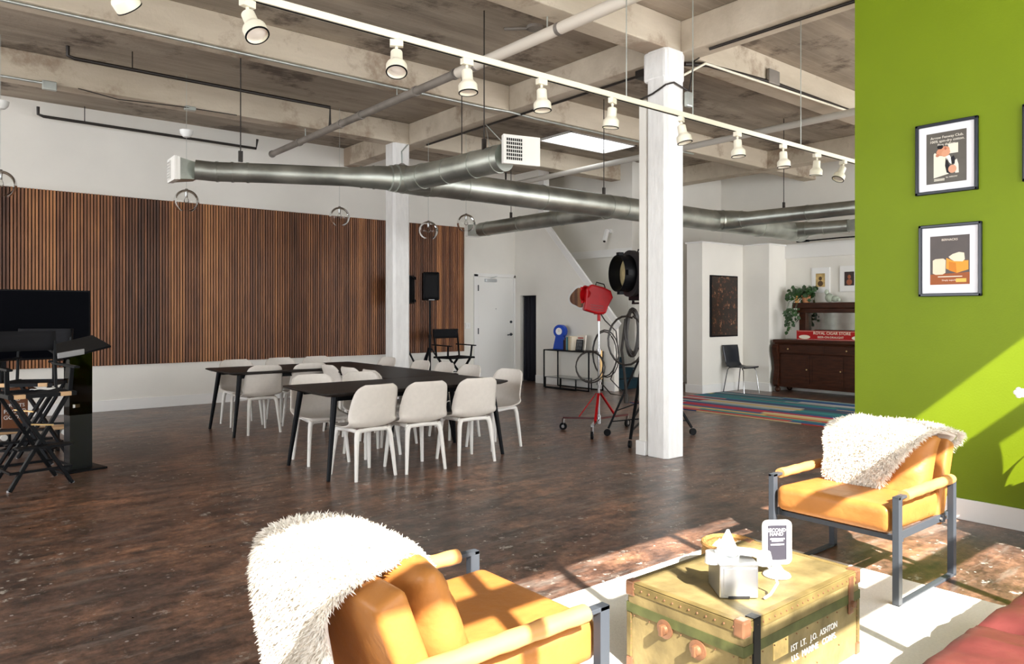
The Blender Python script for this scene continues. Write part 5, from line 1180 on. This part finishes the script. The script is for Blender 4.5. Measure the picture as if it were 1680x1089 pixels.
for k_ in range(5):
    a = 2 * math.pi * k_ / 5; MB().sphere((-.06, .40 + .018 * math.cos(a), .385 + .018 * math.sin(a)), .018, sc=(.35, 1, 1), seg=10, rings=6).build('petal', M['paper'], t, smooth=True)

# ---------------------------------------------------------------- framed advertisements on the green wall
def wall_frame(label, y, z, w_, h_):
    t = thing('framed_print', label, 'picture', (5.60, y, z), R(-90))
    for x0, x1, z0, z1 in ((-w_ / 2, w_ / 2, h_ / 2 - .022, h_ / 2), (-w_ / 2, w_ / 2, -h_ / 2, -h_ / 2 + .022), (-w_ / 2, -w_ / 2 + .022, -h_ / 2, h_ / 2), (w_ / 2 - .022, w_ / 2, -h_ / 2, h_ / 2)):
        MB().mm(x0, x1, -.028, -.001, z0, z1).build('frame_rail', mat('blue_black_frame', (.010, .014, .024), .28), t, bevel=.005)
    MB().mm(-w_ / 2 + .02, w_ / 2 - .02, -.012, -.003, -h_ / 2 + .02, h_ / 2 - .02).build('mat_board', mat('white_mat_board', (.78, .78, .82), .7), t)
    return t
def ell(m_, cx_, cz_, rx, rz_, ang=0, y=-.0150, n=24):
    m_.poly([(cx_ + rx * math.cos(2 * math.pi * k_ / n) * math.cos(ang) - rz_ * math.sin(2 * math.pi * k_ / n) * math.sin(ang), y, cz_ + rx * math.cos(2 * math.pi * k_ / n) * math.sin(ang) + rz_ * math.sin(2 * math.pi * k_ / n) * math.cos(ang)) for k_ in range(n)]); return m_
def flat(name, col, parent, pts=None, el=None, y=-.015, rough=.5, var=0):
    m_ = MB()
    if pts: m_.poly([(x, y, z) for x, z in pts], (0, -.0004, 0))
    if el: ell(m_, *el, y=y)
    return m_.build(name, mat(name + '_ink', col, rough, var=var, scale=30), parent)
t = wall_frame('upper framed advert with a tilted head and three lines of white lettering', 2.035, 2.505, .40, .50)
p_ = MB().mm(-.128, .128, -.0135, -.012, -.178, .178).build('print', mat('print_grey_brown', (.085, .075, .060), .4, var=.12, scale=9), t)
for i, (s_, sx) in enumerate((('Arrow Fenway Club.', 1), ('100% spin-dry cotton.', 1), ('Five dollars.', 1))):
    text(s_, 'lettering', .0250, mat('cream_ink', (.82, .76, .66), .5), p_, (.005, -.0139, .135 - .026 * i), (R(90), 0, 0), ext=.0003)
flat('shirt_panel', (.80, .76, .62), p_, [(-.080, .03), (-.072, .04), (-.050, .015), (.004, .006), (.016, -.118), (-.080, -.138)], y=-.0138)
flat('cream_card', (.80, .74, .62), p_, [(.012, .088), (.076, .090), (.076, .022), (.020, .022)], y=-.0138)
flat('shoulder_panel', (.74, .70, .62), p_, [(.045, -.035), (.068, -.022), (.078, -.06), (.080, -.118), (.058, -.118)], y=-.0138)
flat('face', (.62, .28, .16), p_, el=(-.020, .045, .044, .030, R(20)), y=-.0145)
flat('chin', (.66, .33, .20), p_, el=(-.002, .030, .030, .024, R(35)), y=-.0147)
flat('ear', (.50, .20, .12), p_, el=(-.055, .018, .012, .010, 0), y=-.0149)
flat('sunglasses', (.010, .010, .012), p_, [(-.058, .078), (-.052, .086), (-.022, .088), (-.018, .070), (-.030, .060), (-.050, .062)], y=-.0152)
flat('nose', (.40, .13, .08), p_, [(-.006, .074), (.006, .058), (-.004, .050), (-.012, .058)], y=-.0152)
flat('collar', (.85, .82, .76), p_, [(-.004, .004), (.022, .012), (.036, -.02), (.034, -.055), (.020, -.040), (.010, -.015)], y=-.0150)
flat('jacket', (.018, .016, .020), p_, [(-.002, -.005), (.010, -.030), (.022, -.060), (.026, -.118), (.004, -.110), (-.006, -.06)], y=-.0151)
flat('jacket_sleeve', (.016, .015, .020), p_, [(.030, -.01), (.048, .005), (.058, -.02), (.054, -.056), (.036, -.05)], y=-.0151)
flat('hand', (.66, .34, .22), p_, el=(.040, -.088, .026, .028, 0), y=-.0156)
text('for ARROW', 'lettering', .014, mat('cream_ink', (.82, .76, .66), .5), p_, (.035, -.0139, -.145), (R(90), 0, 0), ext=.0003)
for i in range(3): MB().mm(-.078, -.010, -.0139, -.0135, -.148 - .006 * i, -.145 - .006 * i).build('caption_line', M['cream'], p_)
t = wall_frame('lower framed advert with cheeses on an orange block', 2.013, 1.787, .40, .505)
p_ = MB().mm(-.125, .125, -.0135, -.012, -.170, .170).build('print', mat('print_brown', (.060, .042, .036), .4, var=.15, scale=9), t)
flat('table_edge', (.33, .10, .035), p_, [(-.125, -.098), (.125, -.088), (.125, -.170), (-.125, -.170)], y=-.0137)
flat('round_cheese', (.80, .66, .50), p_, [(-.108, .0), (-.09, .010), (-.04, .012), (-.024, .0), (-.026, -.088), (-.045, -.100), (-.09, -.100), (-.108, -.090)], y=-.0143)
flat('orange_block', (.78, .33, .05), p_, [(-.020, .015), (.02, -.006), (.118, -.008), (.118, -.070), (.045, -.092), (-.022, -.060)], y=-.0141)
flat('orange_block_side', (.62, .22, .03), p_, [(-.004, -.010), (.040, -.022), (.045, -.092), (-.004, -.072)], y=-.0145)
flat('cheese_wedge', (.82, .70, .54), p_, [(-.006, .022), (.02, .040), (.06, .052), (.092, .045), (.096, .0), (.082, -.014), (.03, -.010), (.006, .006)], y=-.0148)
text('BERNACKS', 'lettering', .021, mat('cream_ink', (.85, .74, .62), .5), p_, (0, -.0139, .135), (R(90), 0, 0), ext=.0003)
MB().mm(-.075, .080, -.0142, -.0138, -.118, -.113).build('caption_line', M['cream'], p_)
text('Simply superb', 'lettering', .016, mat('cream_ink', (.85, .74, .62), .5), p_, (-.005, -.0142, -.145), (R(90), 0, 0), ext=.0003)
MB().mm(.040, .105, -.0146, -.014, -.155, -.130).build('yellow_stamp', mat('yellow_ink', (.78, .50, .12), .5), p_)
t = wall_frame('black framed picture cut off by the right edge of the green wall', 1.38, 2.52, .40, .50)
MB().mm(-.128, .128, -.0135, -.012, -.178, .178).build('print', mat('print_dim', (.08, .06, .05), .4, var=.2, scale=9), t)
